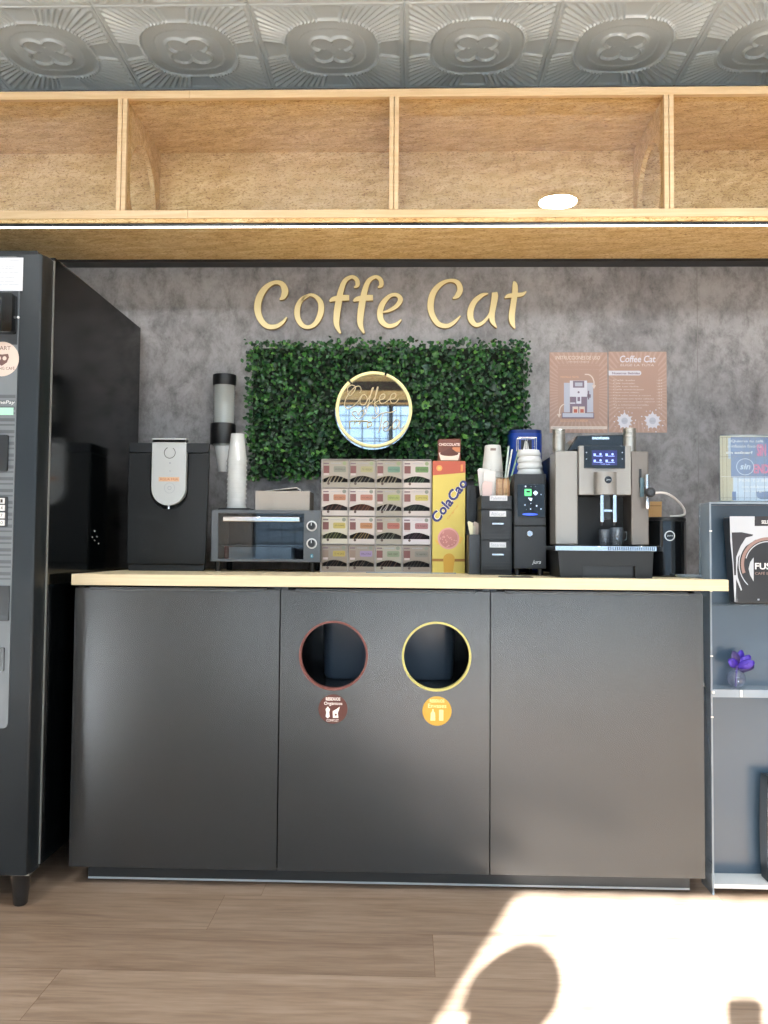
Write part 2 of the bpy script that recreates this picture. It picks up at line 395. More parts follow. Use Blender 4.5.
fm = mat('facade_tile', (150, 160, 168), 0.6); nt, N, L, b = nodes(fm); mp = coords(nt, (1, 1, 1), (PI/2, 0, 0))
br = N('ShaderNodeTexBrick'); br.offset = 0; br.inputs['Scale'].default_value = 1.0; br.inputs['Brick Width'].default_value = 0.36; br.inputs['Row Height'].default_value = 0.36; br.inputs['Mortar Size'].default_value = 0.02
br.inputs['Color1'].default_value = lin((150, 162, 172)); br.inputs['Color2'].default_value = lin((132, 146, 160)); br.inputs['Mortar'].default_value = lin((62, 66, 70)); L(mp.outputs[0], br.inputs['Vector']); L(br.outputs[0], b.inputs['Base Color'])
m = M(); m.box(-30, 30, -20.4, -20.0, -0.02, 5.2, fm); structure(m, 'wall_street')
# ceiling: pressed tiles, 0.5 m grid, as a relief
def ceiling():
    T = 0.5; n = 132; gx0, gy1 = 0.940, 0.685
    ix = range(-4, 3); jy = range(0, 2)
    u = np.linspace(-1, 1, n+1); U, V = np.meshgrid(u, u, indexing='ij')
    aU, aV = abs(U), abs(V); R = (aU**2.6+aV**2.6)**(1/2.6); th = np.arctan2(V, U)
    h = np.zeros_like(U)
    ring = 0.64
    outer = (R > ring) & (aU < 0.93) & (aV < 0.93)
    cross = (np.minimum(aU, aV) < 0.07+0.10*np.maximum(aU, aV))
    rays = 0.5+0.5*np.cos(th*80)
    h += np.where(outer & ~cross, 0.0075*np.clip(rays*1.5-0.2, 0, 1), 0)
    h += 0.007*np.exp(-((R-ring)/0.022)**2)
    band = (R > 0.46) & (R < ring-0.03)
    h += np.where(band, 0.0018+0.0022*np.cos(th*90)*np.cos((R-0.46)*2*PI/0.05), 0)
    h += 0.005*np.clip(1-(R/0.62)**2, 0, 1)
    d = np.min([np.hypot(U-sx_*0.135, V-sy_*0.135)-0.15 for sx_ in (-1, 1) for sy_ in (-1, 1)]+[np.hypot(U, V)-0.11], axis=0)
    h += np.where(d > -0.012, 0.009*np.exp(-(d/0.018)**2), 0)
    e = np.maximum(aU, aV)
    h += 0.006*np.exp(-((e-0.945)/0.014)**2)
    h += np.where(e > 0.962, 0.005, 0); h -= np.where(e > 0.992, 0.004, 0)
    verts = []; faces = []; o = 0
    I, J = np.meshgrid(np.arange(n), np.arange(n), indexing='ij'); q = (I*(n+1)+J).ravel()
    base = np.stack([q, q+1, q+n+2, q+n+1], 1)
    for i in ix:
        for j in jy:
            X = gx0+T*i+(U+1)/2*T; Y = gy1-T*(j+1)+(V+1)/2*T
            verts.append(np.stack([X.ravel(), Y.ravel(), (HC-h).ravel()], 1)); faces.append(base+o); o += (n+1)**2
    xa, xb, yb = gx0-4*T, gx0+3*T, gy1-2*T
    def strip(x0, x1, y0, y1):
        nonlocal o
        verts.append(np.array([(x0, y0, HC), (x0, y1, HC), (x1, y1, HC), (x1, y0, HC)])); faces.append(np.array([[0, 1, 2, 3]])+o); o += 4
    strip(XL-0.1, XR+0.1, YF-0.1, yb); strip(XL-0.1, xa, yb, gy1+0.02); strip(xb, XR+0.1, yb, gy1+0.02)
    z = HC+0.1; v = [(XL-0.1, YF-0.1, z), (XR+0.1, YF-0.1, z), (XR+0.1, gy1+0.02, z), (XL-0.1, gy1+0.02, z)]
    verts.append(np.array(v)); faces.append(np.array([[0, 1, 2, 3]])+o); o += 4
    Vt = np.concatenate(verts); Ft = np.concatenate(faces)
    me = bpy.data.meshes.new('ceiling'); me.vertices.add(len(Vt)); me.vertices.foreach_set('co', Vt.ravel())
    me.loops.add(Ft.size); me.loops.foreach_set('vertex_index', Ft.ravel().astype(np.int32))
    me.polygons.add(len(Ft)); me.polygons.foreach_set('loop_start', np.arange(0, Ft.size, 4, dtype=np.int32))
    me.polygons.foreach_set('use_smooth', np.ones(len(Ft), bool)); me.update(calc_edges=True); me.validate()
    me.materials.append(CEILM); ob = bpy.data.objects.new('ceiling', me); S.collection.objects.link(ob); ob['kind'] = 'structure'
ceiling()

# black strip where the panelled wall meets the shelf
m = M(); zb = az(384, 261.8, YW-0.06); m.box(-0.86, XR, YW-0.06, YW, zb, 2.0235, BLK); structure(m, 'trim_1')

# ================================================================== SHELF OVER THE COUNTER
YS = 0.27
def shelf():
    xs = [-0.87, 0.017, 0.910, 1.795, 2.68]
    zt, zi, zj, zb, zbb = 2.463, 2.437, 2.064, 2.037, 2.024
    t = thing('wall_shelf', ((xs[0]+xs[-1])/2, YS, zbb), 'long wall-mounted chipboard display shelf with pine front frame under the ceiling', 'shelf')
    y1 = YW-0.001
    m = M(); m.box(xs[0]-0.015, xs[-1]+0.015, YS+0.018, y1, zt-0.018, zt, OSB); m.build('top_board', t)
    m = M(); m.box(xs[0]-0.015, xs[-1]+0.015, YS+0.004, y1, zbb, zbb+0.018, OSB); m.build('bottom_board', t)
    m = M(); m.box(xs[0]-0.015, xs[-1]+0.015, y1-0.012, y1, zbb+0.018, zt-0.018, OSB); m.build('back_panel', t)
    for x in xs:
        m = M(); ya, yb = YS+0.02, y1-0.012; c = (ya+yb)/2
        z0, z1 = zbb+0.018, zt-0.018
        hole = circ(c-0.005, (z0+z1)/2-0.045, 0.145, 40, 0.168)
        m.prism([(ya, z0), (yb, z0), (yb, z1), (ya, z1)], x-0.008, x+0.008, OSB, [hole], axis='x'); m.build('divider', t)
    for x in xs:
        m = M(); m.box(x-0.0155, x-0.001, YS, YS+0.018, zj, zi, PINE); m.box(x+0.001, x+0.0155, YS, YS+0.018, zj, zi, PINE); m.build('front_post', t, bev=0.001)
    for nm, z0, z1 in (('top_rail', zi, zt), ('bottom_rail', zb, zj)):
        m = M(); e = [xs[0]-0.016, 0.239, xs[-1]+0.016]
        for p, q in zip(e[:-1], e[1:]): m.box(p+0.0004, q-0.0004, YS, YS+0.018, z0, z1, PINE)
        m.build(nm, t, bev=0.0012)
    for p, q in zip(xs[:-1], xs[1:]):
        m = M(); m.box(p+0.009, q-0.009, YS+0.0215, YS+0.0245, zbb+0.0185, zt-0.0185, GLASS); m.build('glass_pane', t)
    m = M(); yl = YS+0.022; zl = zbb
    m.box(xs[0], xs[-1], yl-0.012, yl-0.009, zl-0.009, zl, BLK); m.box(xs[0], xs[-1], yl-0.009, yl+0.012, zl-0.002, zl, SILV)
    l = m.build('light_strip', t, label='long thin white lit strip under the front edge')
    em = mat('led_diffuser', (250, 250, 245), 0.5, emit=(255, 250, 238), es=LED)
    m = M(); prof = [(yl-0.009+0.0, zl-0.002), (yl-0.008, zl-0.0075), (yl, zl-0.0105), (yl+0.009, zl-0.0075), (yl+0.012, zl-0.002)]
    m.prism(prof, xs[0], xs[-1], em, axis='x'); m.build('diffuser', l)
shelf()

# ================================================================== WALL LETTERING
YLET = YW-0.012
def letters():
    def A(px, py): return (245+px/4.8, 270+py/4.8)
    def B(px, py): return (400+px/5.69, 270+py/5.69)
    f1 = [[(524,84,6),(540,72,20),(536,46,20),(512,33,17),(480,52,22),(462,95,27),(450,150,31),(441,210,31),(440,262,25),(458,304,8)], [(406,150,8),(424,140,22),(460,134,28),(500,133,26)]]
    f2 = [[(x+114, y, w) for x, y, w in s] for s in f1]
    L = [
     ('C', A, 4.8, [[(166,142,6),(184,128,26),(192,98,32),(176,66,24),(140,60,18),(100,84,26),(70,130,32),(60,185,32),(74,236,28),(108,270,24),(150,270,20),(182,250,15),(200,226,6)]], 'tall first capital letter'),
     ('o', A, 4.8, [[(300,118,4),(272,140,18),(252,180,26),(252,225,26),(272,262,22),(304,274,17),(338,256,22),(362,210,28),(364,160,26),(340,128,18),(310,120,14),(284,136,12),(266,152,4)]], 'round letter o'),
     ('f', A, 4.8, f1, 'first of the two letters f'),
     ('f', A, 4.8, f2, 'second of the two letters f'),
     ('e', A, 4.8, [[(655,204,4),(692,194,14),(728,172,20),(746,142,24),(730,120,18),(696,124,18),(662,160,26),(648,205,28),(656,245,26),(686,268,20),(722,262,17),(750,238,6)]], 'small letter e'),
     ('C', B, 5.69, [[(300,162,6),(326,146,28),(342,110,32),(326,70,26),(280,60,18),(230,82,26),(190,130,34),(174,195,36),(184,255,32),(218,306,28),(268,318,24),(312,294,18),(344,260,6)]], 'capital letter opening the second word'),
     ('a', B, 5.69, [[(502,134,6),(466,144,22),(424,180,30),(402,230,34),(404,280,32),(432,312,24),(470,300,18),(504,262,14),(522,214,8)], [(538,127,30),(540,150,36),(532,200,34),(524,245,32),(526,290,28),(550,328,6)]], 'small letter a'),
     ('t', B, 5.69, [[(648,64,8),(654,84,28),(654,130,32),(644,200,32),(636,260,34),(640,300,28),(654,332,6)], [(596,160,6),(616,148,22),(660,142,24),(696,138,20),(718,122,6)]], 'last letter, a crossed t'),
    ]
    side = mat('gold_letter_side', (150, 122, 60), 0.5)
    for ch, fn, sc, strokes, which in L:
        m = M(); k = 0
        for s_ in strokes:
            pts = []
            for x, y, w in smooth(s_, 7):
                px, py = fn(x, y); X, Z = at(px, py, YLET); pts.append((X, Z, max(w, 2)/sc*(YLET-CAM.y)/FPX))
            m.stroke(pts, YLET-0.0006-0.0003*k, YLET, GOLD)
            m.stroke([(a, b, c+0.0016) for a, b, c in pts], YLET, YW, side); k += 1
        tag(m.build('wall_letter'), 'gold raised %s of the script shop name' % which, 'letter', 'gold letters of the shop name')
letters()

# ================================================================== GREEN WALL PANEL
def hedge():
    x0, x1, z0, z1 = rect(247, 341, 530, 482, 0.63)
    t = thing('artificial_hedge_panel', ((x0+x1)/2, YW, z0), 'rectangular artificial green ivy hedge panel fixed to the grey wall', 'plant panel')
    m = M(); m.box(x0+0.02, x1-0.02, YW-0.025, YW, z0+0.02, z1-0.02, mat('hedge_mesh', (18, 30, 18), 0.9)); m.build('backing', t)
    rnd = random.Random(11); greens = []
    for k, c in enumerate([(16, 44, 22), (26, 66, 30), (36, 86, 36), (52, 104, 42), (84, 132, 56), (22, 58, 40)]):
        g = mat('ivy_leaf_%s' % 'abcdef'[k], c, 0.42); greens.append(g)
    m = M(); wts = [6, 8, 7, 4, 1.6, 4]
    for i in range(6200):
        x = rnd.uniform(x0, x1); z = rnd.uniform(z0, z1); dep = rnd.random()**0.7
        y = YW-0.03-0.062*dep*(0.75+0.25*math.sin(x*23)*math.cos(z*31))
        if min(x-x0, x1-x, z-z0, z1-z) < 0.012 and rnd.random() < 0.4: x += rnd.uniform(-0.014, 0.014); z += rnd.uniform(-0.014, 0.014)
        big = rnd.random() < 0.03; L = rnd.uniform(0.022, 0.034) if big else rnd.uniform(0.010, 0.019)
        a = rnd.uniform(0, 2*PI); R = Matrix.Rotation(a, 3, 'Y') @ Matrix.Rotation(rnd.uniform(-0.9, 0.9), 3, 'X') @ Matrix.Rotation(rnd.uniform(-0.7, 0.7), 3, 'Z')
        if big or i % 3 == 0:   # lobed ivy leaf
            out = [(0, -0.5), (0.28, -0.42), (0.55, -0.15), (0.30, 0.02), (0.36, 0.34), (0.12, 0.28), (0, 0.62), (-0.12, 0.28), (-0.36, 0.34), (-0.30, 0.02), (-0.55, -0.15), (-0.28, -0.42)]
        else:
            out = [(0, -0.5), (0.3, -0.25), (0.36, 0.08), (0.2, 0.38), (0, 0.55), (-0.2, 0.38), (-0.36, 0.08), (-0.3, -0.25)]
        c = Vector((x, y, z)); vs = [tuple(c+R @ Vector((0, 0.10*L, 0)))]
        for p, q in out: vs.append(tuple(c+R @ Vector((p*L, -abs(p)*0.35*L, q*L))))
        n = len(out); m.add(vs, [(0, 1+k, 1+(k+1) % n) for k in range(n)], rnd.choices(greens, wts)[0])
    o = m.build('ivy_foliage', t, ang=180); return x0, x1, z0, z1
hedge()

# ================================================================== ROUND NEON SIGN
def neon():
    y = 0.562; cx, cz = at(373.4, 411.5, y); R = 38.6*(y-CAM.y)/FPX
    t = thing('neon_sign', (cx, y, cz-R), 'round mirrored sign with cream tube ring reading Coffee Tea on the green panel', 'sign')
    mm = bpy.data.materials.new('mirror_acrylic'); mm.use_nodes = True; nt = mm.node_tree; nt.nodes.clear(); N = nt.nodes.new; L = nt.links.new
    o = N('ShaderNodeOutputMaterial'); g = N('ShaderNodeBsdfGlossy'); g.inputs[0].default_value = lin((226, 232, 236)); g.inputs[1].default_value = 0.02
    tr = N('ShaderNodeBsdfTransparent'); x = N('ShaderNodeMixShader'); x.inputs[0].default_value = 0.72; L(tr.outputs[0], x.inputs[1]); L(g.outputs[0], x.inputs[2]); L(x.outputs[0], o.inputs[0])
    m = M(); m.prism(circ(cx, cz, R, 72), y, y+0.005, mm); m.build('mirror_disc', t)
    m = M(); m.lathe(cx, cz, [(0.014, y+0.0052), (0.014, 0.66)], BLKM, 16, 'y'); m.build('wall_spacer', t)
    tube = mat('cream_tube', (248, 236, 176), 0.4, emit=(255, 240, 170), es=0.12); thin = mat('pale_tube', (226, 208, 168), 0.45)
    rx, rz = at(373.8, 409.4, y-0.008); r = 37.0*(y-CAM.y)/FPX; rt = 0.0058
    m = M()
    g1, g2 = math.radians(72), math.radians(131)
    for a, b in ((g1+0.03, g2-0.03), (g2+0.03, g1+2*PI-0.03)):
        n = max(8, int((b-a)/0.07)); m.tube([(rx+r*math.cos(a+(b-a)*i/n), y-0.007, rz+r*math.sin(a+(b-a)*i/n)) for i in range(n+1)], rt, tube, 10)
    m.build('tube_ring', t)
    def q(pts, closed=False):
        return [(at(320+a/7.68, 360+b/7.68, y-0.004)[0], y-0.004, at(320+a/7.68, 360+b/7.68, y-0.004)[1]) for a, b in smooth(pts, 5, closed)]
    m = M(); r2 = 0.0013
    for s_ in ([(214,248),(212,215),(240,192),(272,205),(262,240),(235,272),(212,255)], [(305,250),(316,225),(300,200),(262,212),(222,258),(194,310),(190,350),(212,374),(250,358),(292,318)],
               [(292,318),(320,272),(348,268),(362,300),(346,338),(318,342),(306,312),(322,276)],
               [(346,338),(378,285),(402,235),(410,212),(398,222),(386,280),(370,350),(350,405),(336,412),(340,380),(368,345),(400,322)],
               [(400,322),(425,280),(442,228),(446,206),(436,220),(424,290),(420,360),(432,408),(446,404),(440,360),(418,335),(452,308)],
               [(452,308),(486,298),(500,276),(488,260),(464,274),(456,310),(474,336),(506,322),(532,302)],
               [(532,302),(568,294),(584,270),(570,254),(546,270),(538,306),(556,332),(584,324),(604,298)]): m.tube(q(s_), r2, thin, 6)
    m.build('coffee_lettering', t)
    m = M()
    for s_ in ([(408,430),(402,445),(430,442),(466,412),(510,402),(546,402),(582,386)], [(486,408),(474,450),(464,505),(452,548),(446,556)],
               [(486,520),(512,508),(524,486),(512,470),(492,482),(482,516),(494,544),(520,540),(546,510)], [(612,470),(590,456),(566,478),(558,515),(572,532),(594,512),(612,470),(606,515),(620,532),(650,500)]): m.tube(q(s_), r2, thin, 6)
    m.build('tea_lettering', t)
    m = M(); m.tube(q([(292,452),(262,432),(246,410),(258,396),(282,398),(296,422),(306,400),(322,388),(336,402),(326,430)], True), r2, thin, 6); m.build('heart', t)
    m = M(); ct = mat('gold_tube', (214, 186, 92), 0.45)
    m.tube(q([(232,530),(228,478),(250,468),(340,468),(366,474),(364,520)]), r2, ct, 6); m.tube(q([(366,480),(392,478),(396,500),(368,516)]), r2, ct, 6)
    m.tube(q([(262,466),(270,480),(262,494)]), r2, ct, 6); m.tube(q([(300,466),(308,480),(300,494)]), r2, ct, 6); m.build('cup_outline', t)
neon()

# ================================================================== POSTERS
def posters():
    y = YW-0.002; PB = mat('poster_brown', (166, 138, 126), 0.75); PC = mat('poster_cream', (206, 192, 182), 0.75); RAY = mat('poster_ray', (176, 150, 138), 0.75)
    PW = mat('poster_white', (204, 204, 214), 0.7); PV = mat('poster_grey_violet', (122, 108, 124), 0.7); PL = mat('poster_light_grey', (176, 180, 194), 0.7); PO = mat('poster_orange', (200, 160, 132), 0.7)
    def U(px, py): return at(px, py, y)
    def sheet(m, a, b, c, d):
        x0, z1 = U(a, b); x1, z0 = U(c, d); m.box(x0, x1, y, YW, z0, z1, PB)
        cx, cz = (x0+x1)/2, (z0+z1)/2; hw, hh = (x1-x0)/2-0.0015, (z1-z0)/2-0.0015
        for k in range(56):
            a0 = 2*PI*k/56; out = []
            for a_ in (a0, a0+0.045):
                s_ = min(hw/max(1e-6, abs(math.cos(a_))), hh/max(1e-6, abs(math.sin(a_)))); out.append((cx+math.cos(a_)*s_, cz+math.sin(a_)*s_))
            i = [(cx+(p-cx)*0.72, cz+(q-cz)*0.72) for p, q in out]; m.prism([i[0], out[0], out[1], i[1]], y-0.0002, y, RAY)
        return x0, x1, z0, z1
    def bar(m, a, b, c, d, mt, k=1): x0, z1 = U(a, b); x1, z0 = U(c, d); m.box(x0, x1, y-0.0003-0.0003*k, y, z0, z1, mt)
    def txt(m, s_, a, b, c, d, mt, k=1, sh=0, bold=0): x0, z1 = U(a, b); x1, z0 = U(c, d); m.text(s_, x0, z0, x1, z1, y-0.0003*k, mt, 0.0004, sh, 0, bold)
    m = M(); sheet(m, 549.6, 352.3, 607.6, 433)
    F = lambda a, b: (545+a/11.37, 345+b/11.37)
    def fb(a, b, c, d, mt, k=1): p = F(a, b); q_ = F(c, d); bar(m, p[0], p[1], q_[0], q_[1], mt, k)
    txt(m, 'INSTRUCCIONES DE USO', 555.5, 355.8, 600, 359.6, PC, 1, 0.1, 0.01); txt(m, 'como usar la máquina', 568, 361, 589, 362.8, PC)
    for k, yy in enumerate((364.5, 368.6)): txt(m, 'elige tu taza y tu café favorito en la pantalla', 553, yy, 604.5, yy+1.7, RAY)
    txt(m, 'PANTALLA TÁCTIL', 560.5, 375.6, 579, 378, PO, 1, 0, 0.02)
    # printed drawing of the coffee machine
    fb(215, 430, 282, 765, PL); fb(478, 430, 548, 765, PL); fb(282, 405, 478, 590, PW, 2); fb(318, 408, 446, 486, PV, 3); fb(340, 428, 425, 470, PL, 4)
    fb(285, 588, 478, 790, PV, 2); fb(355, 560, 412, 668, PW, 3); fb(368, 592, 398, 640, PV, 4); fb(312, 700, 378, 785, PC, 3); fb(388, 700, 452, 785, PC, 3); fb(326, 730, 366, 770, mat('poster_red', (176, 96, 84), .7), 4); fb(400, 730, 440, 770, MATS['poster_red'], 4)
    fb(285, 655, 345, 668, PW, 3); fb(190, 768, 560, 836, PV, 1); fb(200, 775, 548, 822, PL, 4); fb(480, 560, 520, 600, PV, 2); fb(486, 520, 502, 620, PV, 2)
    px, pz = U(*F(381, 538)); m.prism(circ(px, pz, 0.004, 16), y-0.0016, y-0.0008, PV)
    for s_ in ([(452,335),(500,338),(538,370),(556,420),(556,462)], [(222,672),(190,690),(168,730),(164,800)]):
        m.stroke([(*U(*F(a, b)), 0.0042) for a, b in smooth(s_, 5)], y-0.001, y, PC)
    for c_, dx in ((F(556, 480), 0), (F(160, 806), 0)): X, Z = U(*c_); m.prism([(X-0.0075, Z+0.007), (X+0.0075, Z+0.007), (X, Z-0.007)], y-0.001, y, PC)
    txt(m, 'SELECCIONA TU BEBIDA', 560, 419.5, 588, 421.8, PO, 1, 0, 0.02); fb(65, 922, 706, 958, PC); txt(m, 'introduce las monedas y pulsa para comenzar', 553, 427.2, 604, 428.8, GREYINK, 3)
    tag(m.build('wall_poster'), 'brown instruction poster with a printed coffee machine drawing, left of the pair', 'poster', 'brown paper posters on the wall')
    m = M(); sheet(m, 608.6, 351.6, 667, 432.6)
    G = lambda a, b: (605+a/11.37, 345+b/11.37)
    def g4(a, b, c, d): p = G(a, b); q_ = G(c, d); return p[0], p[1], q_[0], q_[1]
    txt(m, 'Coffee Cat', *g4(168, 120, 575, 198), PW, 1, 0.15, 0.015); txt(m, 'ELIGE LA TUYA', *g4(175, 215, 555, 242), PC, 1, 0.1)
    x0, z1 = U(*G(42, 292)); x1, z0 = U(*G(412, 346)); m.prism(rr(x0, x1, z0, z1, (z1-z0)*0.45, 4, (0, 1, 1, 0)), y-0.0006, y, PW); txt(m, 'Nuestras Bebidas', *g4(80, 308, 395, 334), PV, 3, 0, 0.02)
    names = ['Café solo', 'Café cortado', 'Café con leche', 'Café americano', 'Cappuccino clásico', 'Café con leche y cacao', 'Chocolate con leche caliente', 'Leche manchada con espuma', 'Té e infusiones variadas', 'Agua caliente']
    for k, (w, s_) in enumerate(zip((340, 335, 380, 440, 390, 520, 555, 570, 495, 420), names)):
        yy = 392+k*35; txt(m, s_, *g4(92, yy, w, yy+17), PC); txt(m, '1,00 €' if k < 5 else '1,20 €', *g4(590, yy, 650, yy+17), PC)
    rnd = random.Random(5)
    for (a, b, r) in ((222, 862, 88), (540, 862, 92)):
        X, Z = U(*G(a, b)); sc = (YW-CAM.y)/FPX/11.37; pts = []
        for k in range(36):
            th = 2*PI*k/36; rad = r*(0.80+0.24*(1 if k % 3 == 0 else 0)*rnd.uniform(0.6, 1.4)+0.05*math.sin(5*th)); pts.append((X+rad*math.cos(th)*sc, Z+rad*math.sin(th)*sc*1.06))
        m.prism(pts, y-0.0006, y, PW)
        for k in range(12):
            th = 2*PI*k/12+rnd.random()*0.3; rad = r*rnd.uniform(1.22, 1.42); m.prism(circ(X+rad*math.cos(th)*sc, Z+rad*math.sin(th)*sc, rnd.uniform(4, 9)*sc, 8), y-0.0006, y, PW)
        m.prism(circ(X, Z, r*0.42*sc, 20), y-0.0009, y-0.0006, PL); txt(m, 'leche', *g4(a-26, b-6, a+26, b+10), GREYINK, 4)
    tag(m.build('wall_poster'), 'brown Coffee Cat drinks price list poster with two white splashes, right of the pair', 'poster', 'brown paper posters on the wall')
posters()

# ================================================================== COUNTER
def counter():
    # three base units, doors 0.6 m wide
    xs = [0.003, 0.6, 1.2, 1.8]; z0, z1 = 0.055, 0.846; yb = 0.665
    lab = ['left graphite base cabinet with plain door, beside the vending machine', 'middle graphite base cabinet with two round waste openings', 'right graphite base cabinet with plain door, below the espresso machine']
    cabs = []
    for k in range(3):
        x0, x1 = xs[k]+0.001, xs[k+1]-0.001
        t = thing('base_cabinet', ((x0+x1)/2, 0, z0), lab[k], 'cabinet', 'graphite base cabinets under the worktop'); cabs.append(t)
        m = M(); w = 0.018
        m.box(x0, x0+w, 0.021, yb, z0, z1+0.008, GRAPH); m.box(x1-w, x1, 0.021, yb, z0, z1+0.008, GRAPH); m.box(x0+w, x1-w, 0.021, yb, z0, z0+w, GRAPH)
        m.box(x0+w, x1-w, yb-0.01, yb, z0+w, z1+0.008, GRAPH); m.box(x0+w, x1-w, 0.06, yb-0.01, z1-0.010, z1+0.008, GRAPH)
        if k == 1: m.box(x0+w, x1-w, 0.03, yb-0.01, 0.545, 0.563, GRAPH)
        m.build('carcass', t)
        holes = []
        if k == 1:
            c1 = at(333.5, 655.5, 0); c2 = at(436.5, 656.5, 0); R = 0.096; holes = [circ(c1[0], c1[1], R, 64), circ(c2[0], c2[1], R, 64)]
        m = M(); m.prism([(x0+0.0008, z0), (x1-0.0008, z0), (x1-0.0008, z1), (x0+0.0008, z1)], 0.0, 0.019, GRAPH, holes); d = m.build('door', t)
        m = M(); a, b = x0+0.042, x1-0.042
        m.box(a, b, -0.0035, 0.0, z1-0.0045, z1-0.001, GRAPH2); m.box(a, b, 0.0, 0.0185, z1+0.0003, z1+0.0025, GRAPH2); m.build('edge_pull', d)
        if k == 1:
            for (cx, cz), rc, nm, (spx, spy), sc, tx in (((c1), (116, 66, 58), 'opening_ring', (333, 709), (86, 42, 32), 0), ((c2), (196, 186, 110), 'opening_ring', (437, 711), (206, 160, 58), 1)):
                rm = mat('ring_red_brown' if tx == 0 else 'ring_yellow', rc, 0.45)
                m = M(); m.prism(circ(cx, cz, R+0.0025, 64), -0.003, 0.0, rm, [circ(cx, cz, R-0.003, 64)]); m.prism(circ(cx, cz, R-0.0005, 64), 0.0, 0.019, rm, [circ(cx, cz, R-0.003, 64)]); m.build(nm, d, label='red-brown rim' if tx == 0 else 'yellow rim')
                X, Z = at(spx, spy, 0); r = 14.4*(-CAM.y)/FPX; sm = mat('sticker_brown' if tx == 0 else 'sticker_amber', sc, 0.5); wh = mat('sticker_white', (244, 232, 222), 0.6)
                m = M(); m.prism(circ(X, Z, r, 40), -0.0008, 0, sm)
                wb = wh if tx == 0 else mat('sticker_pale', (250, 226, 160), 0.6)
                def sb(a, b, c, e): m.box(X+a*r, X+c*r, -0.0013, -0.0008, Z+b*r, Z+e*r, wb)
                m.text('RESIDUOS', X-0.5*r, Z+0.58*r, X+0.5*r, Z+0.8*r, -0.0008, wb, 0.0005, 0, 0, 0.03)
                m.text('Orgánicos' if tx == 0 else 'Envases', X-0.62*r, Z+0.22*r, X+0.64*r, Z+0.5*r, -0.0008, wb, 0.0005, 0, 0, 0.01)
                if tx == 0:
                    m.prism([(X-0.36*r+a*r, Z-0.22*r+b*r) for a, b in ((-.14,-.3),(-.1,.0),(-.16,.2),(0,.4),(.16,.2),(.1,.0),(.14,-.3),(0,-.42))], -0.0013, -0.0008, wb)
                    m.prism([(X+0.18*r+a*r, Z-0.25*r+b*r) for a, b in ((-.18,-.35),(.2,-.35),(.16,.0),(.22,.15),(.3,.42),(.05,.25),(-.2,.1))], -0.0013, -0.0008, wb, [circ(X+0.2*r, Z-0.38*r, 0.07*r, 10)])
                    m.text('COMPOST', X-0.45*r, Z-0.86*r, X+0.4*r, Z-0.7*r, -0.0008, wb, 0.0005)
                else:
                    m.prism([(X-0.28*r+a*r, Z-0.3*r+b*r) for a, b in ((-.17,-.35),(.17,-.35),(.15,.15),(.05,.3),(.05,.42),(-.05,.42),(-.05,.3),(-.15,.15))], -0.0013, -0.0008, wb)
                    m.prism(rr(X+0.14*r, X+0.44*r, Z-0.65*r, Z+0.1*r, 0.05*r), -0.0013, -0.0008, wb)
                m.build('round_sticker', d, label='dark brown round waste sticker' if tx == 0 else 'amber round recycling sticker')
    # waste bins inside, seen through the openings
    BIN = mat('bin_blue_grey', (70, 84, 100), 0.3)
    for (pa, pb, lb) in ((321.5, 384, 'dark grey plastic bin behind the red-brown rimmed opening'), (391, 456, 'dark grey plastic bin behind the yellow rimmed opening')):
        xa, xb = ax(pa, 640, 0.19), ax(pb, 640, 0.19); t = thing('waste_bin', ((xa+xb)/2, 0.3, 0.563), lb, 'bin', 'waste bins inside the middle cabinet')
        m = M(); zb_, zt_ = 0.564, 0.80
        n = 5; out = rr(xa, xb, 0.19, 0.44, 0.035, 5); inn = rr(xa+0.004, xb-0.004, 0.194, 0.436, 0.032, 5); k = len(out)
        sh = lambda pts, s_, z: [((p-(xa+xb)/2)*s_+(xa+xb)/2, (q_-0.315)*s_+0.315, z) for p, q_ in pts]
        vs = sh(out, 0.88, zb_)+sh(out, 0.94, zb_+0.012)+sh(out, 1, zt_)+sh(inn, 1, zt_)+sh(inn, 0.9, zb_+0.02); fs = [tuple(range(k))[::-1], tuple(range(4*k, 5*k))]
        for l in range(4): fs += [(l*k+i, l*k+(i+1) % k, (l+1)*k+(i+1) % k, (l+1)*k+i) for i in range(k)]
        m.add(vs, fs, BIN); m.build('body', t)
        m = M(); m.prism(rr(xa-0.006, xb+0.006, 0.184, 0.446, 0.04, 5), zt_, zt_+0.008, BIN, [rr(xa+0.008, xb-0.008, 0.198, 0.432, 0.03, 5)], axis='z'); m.build('rim', t)
    t = thing('plinth', (0.9, 0.045, 0), 'long black plinth board with feet below the graphite cabinets', 'plinth')
    m = M(); m.box(0.045, 1.770, 0.045, 0.061, 0.008, 0.0545, PLINTH); m.build('board', t)
    m = M(); m.box(0.045, 1.770, 0.0435, 0.045, 0.006, 0.0115, mat('plinth_seal', (176, 182, 186), 0.4)); m.build('seal_strip', t, label='thin pale strip along the lower edge')
    for px in (98, 260, 298, 462, 640):
        X = ax(px, 884, 0.075); m = M(); m.lathe(X, 0.085, [(0.022, 0), (0.022, 0.008), (0.012, 0.012), (0.012, 0.0545)], BLK, 20); m.build('foot', t)
    # worktop: the right end has a notch where the clear stand fits behind the front lip
    m = M(); m.prism([(0.001, -0.02), (1.863, -0.02), (1.863, 0.022), (1.812, 0.022), (1.812, YW-0.001), (0.001, YW-0.001)], ZC-0.0315, ZC, WORK, axis='z')
    tag(m.build('worktop', bev=0.0008), 'long pale oak worktop lying across the three graphite cabinets', 'worktop')
counter()

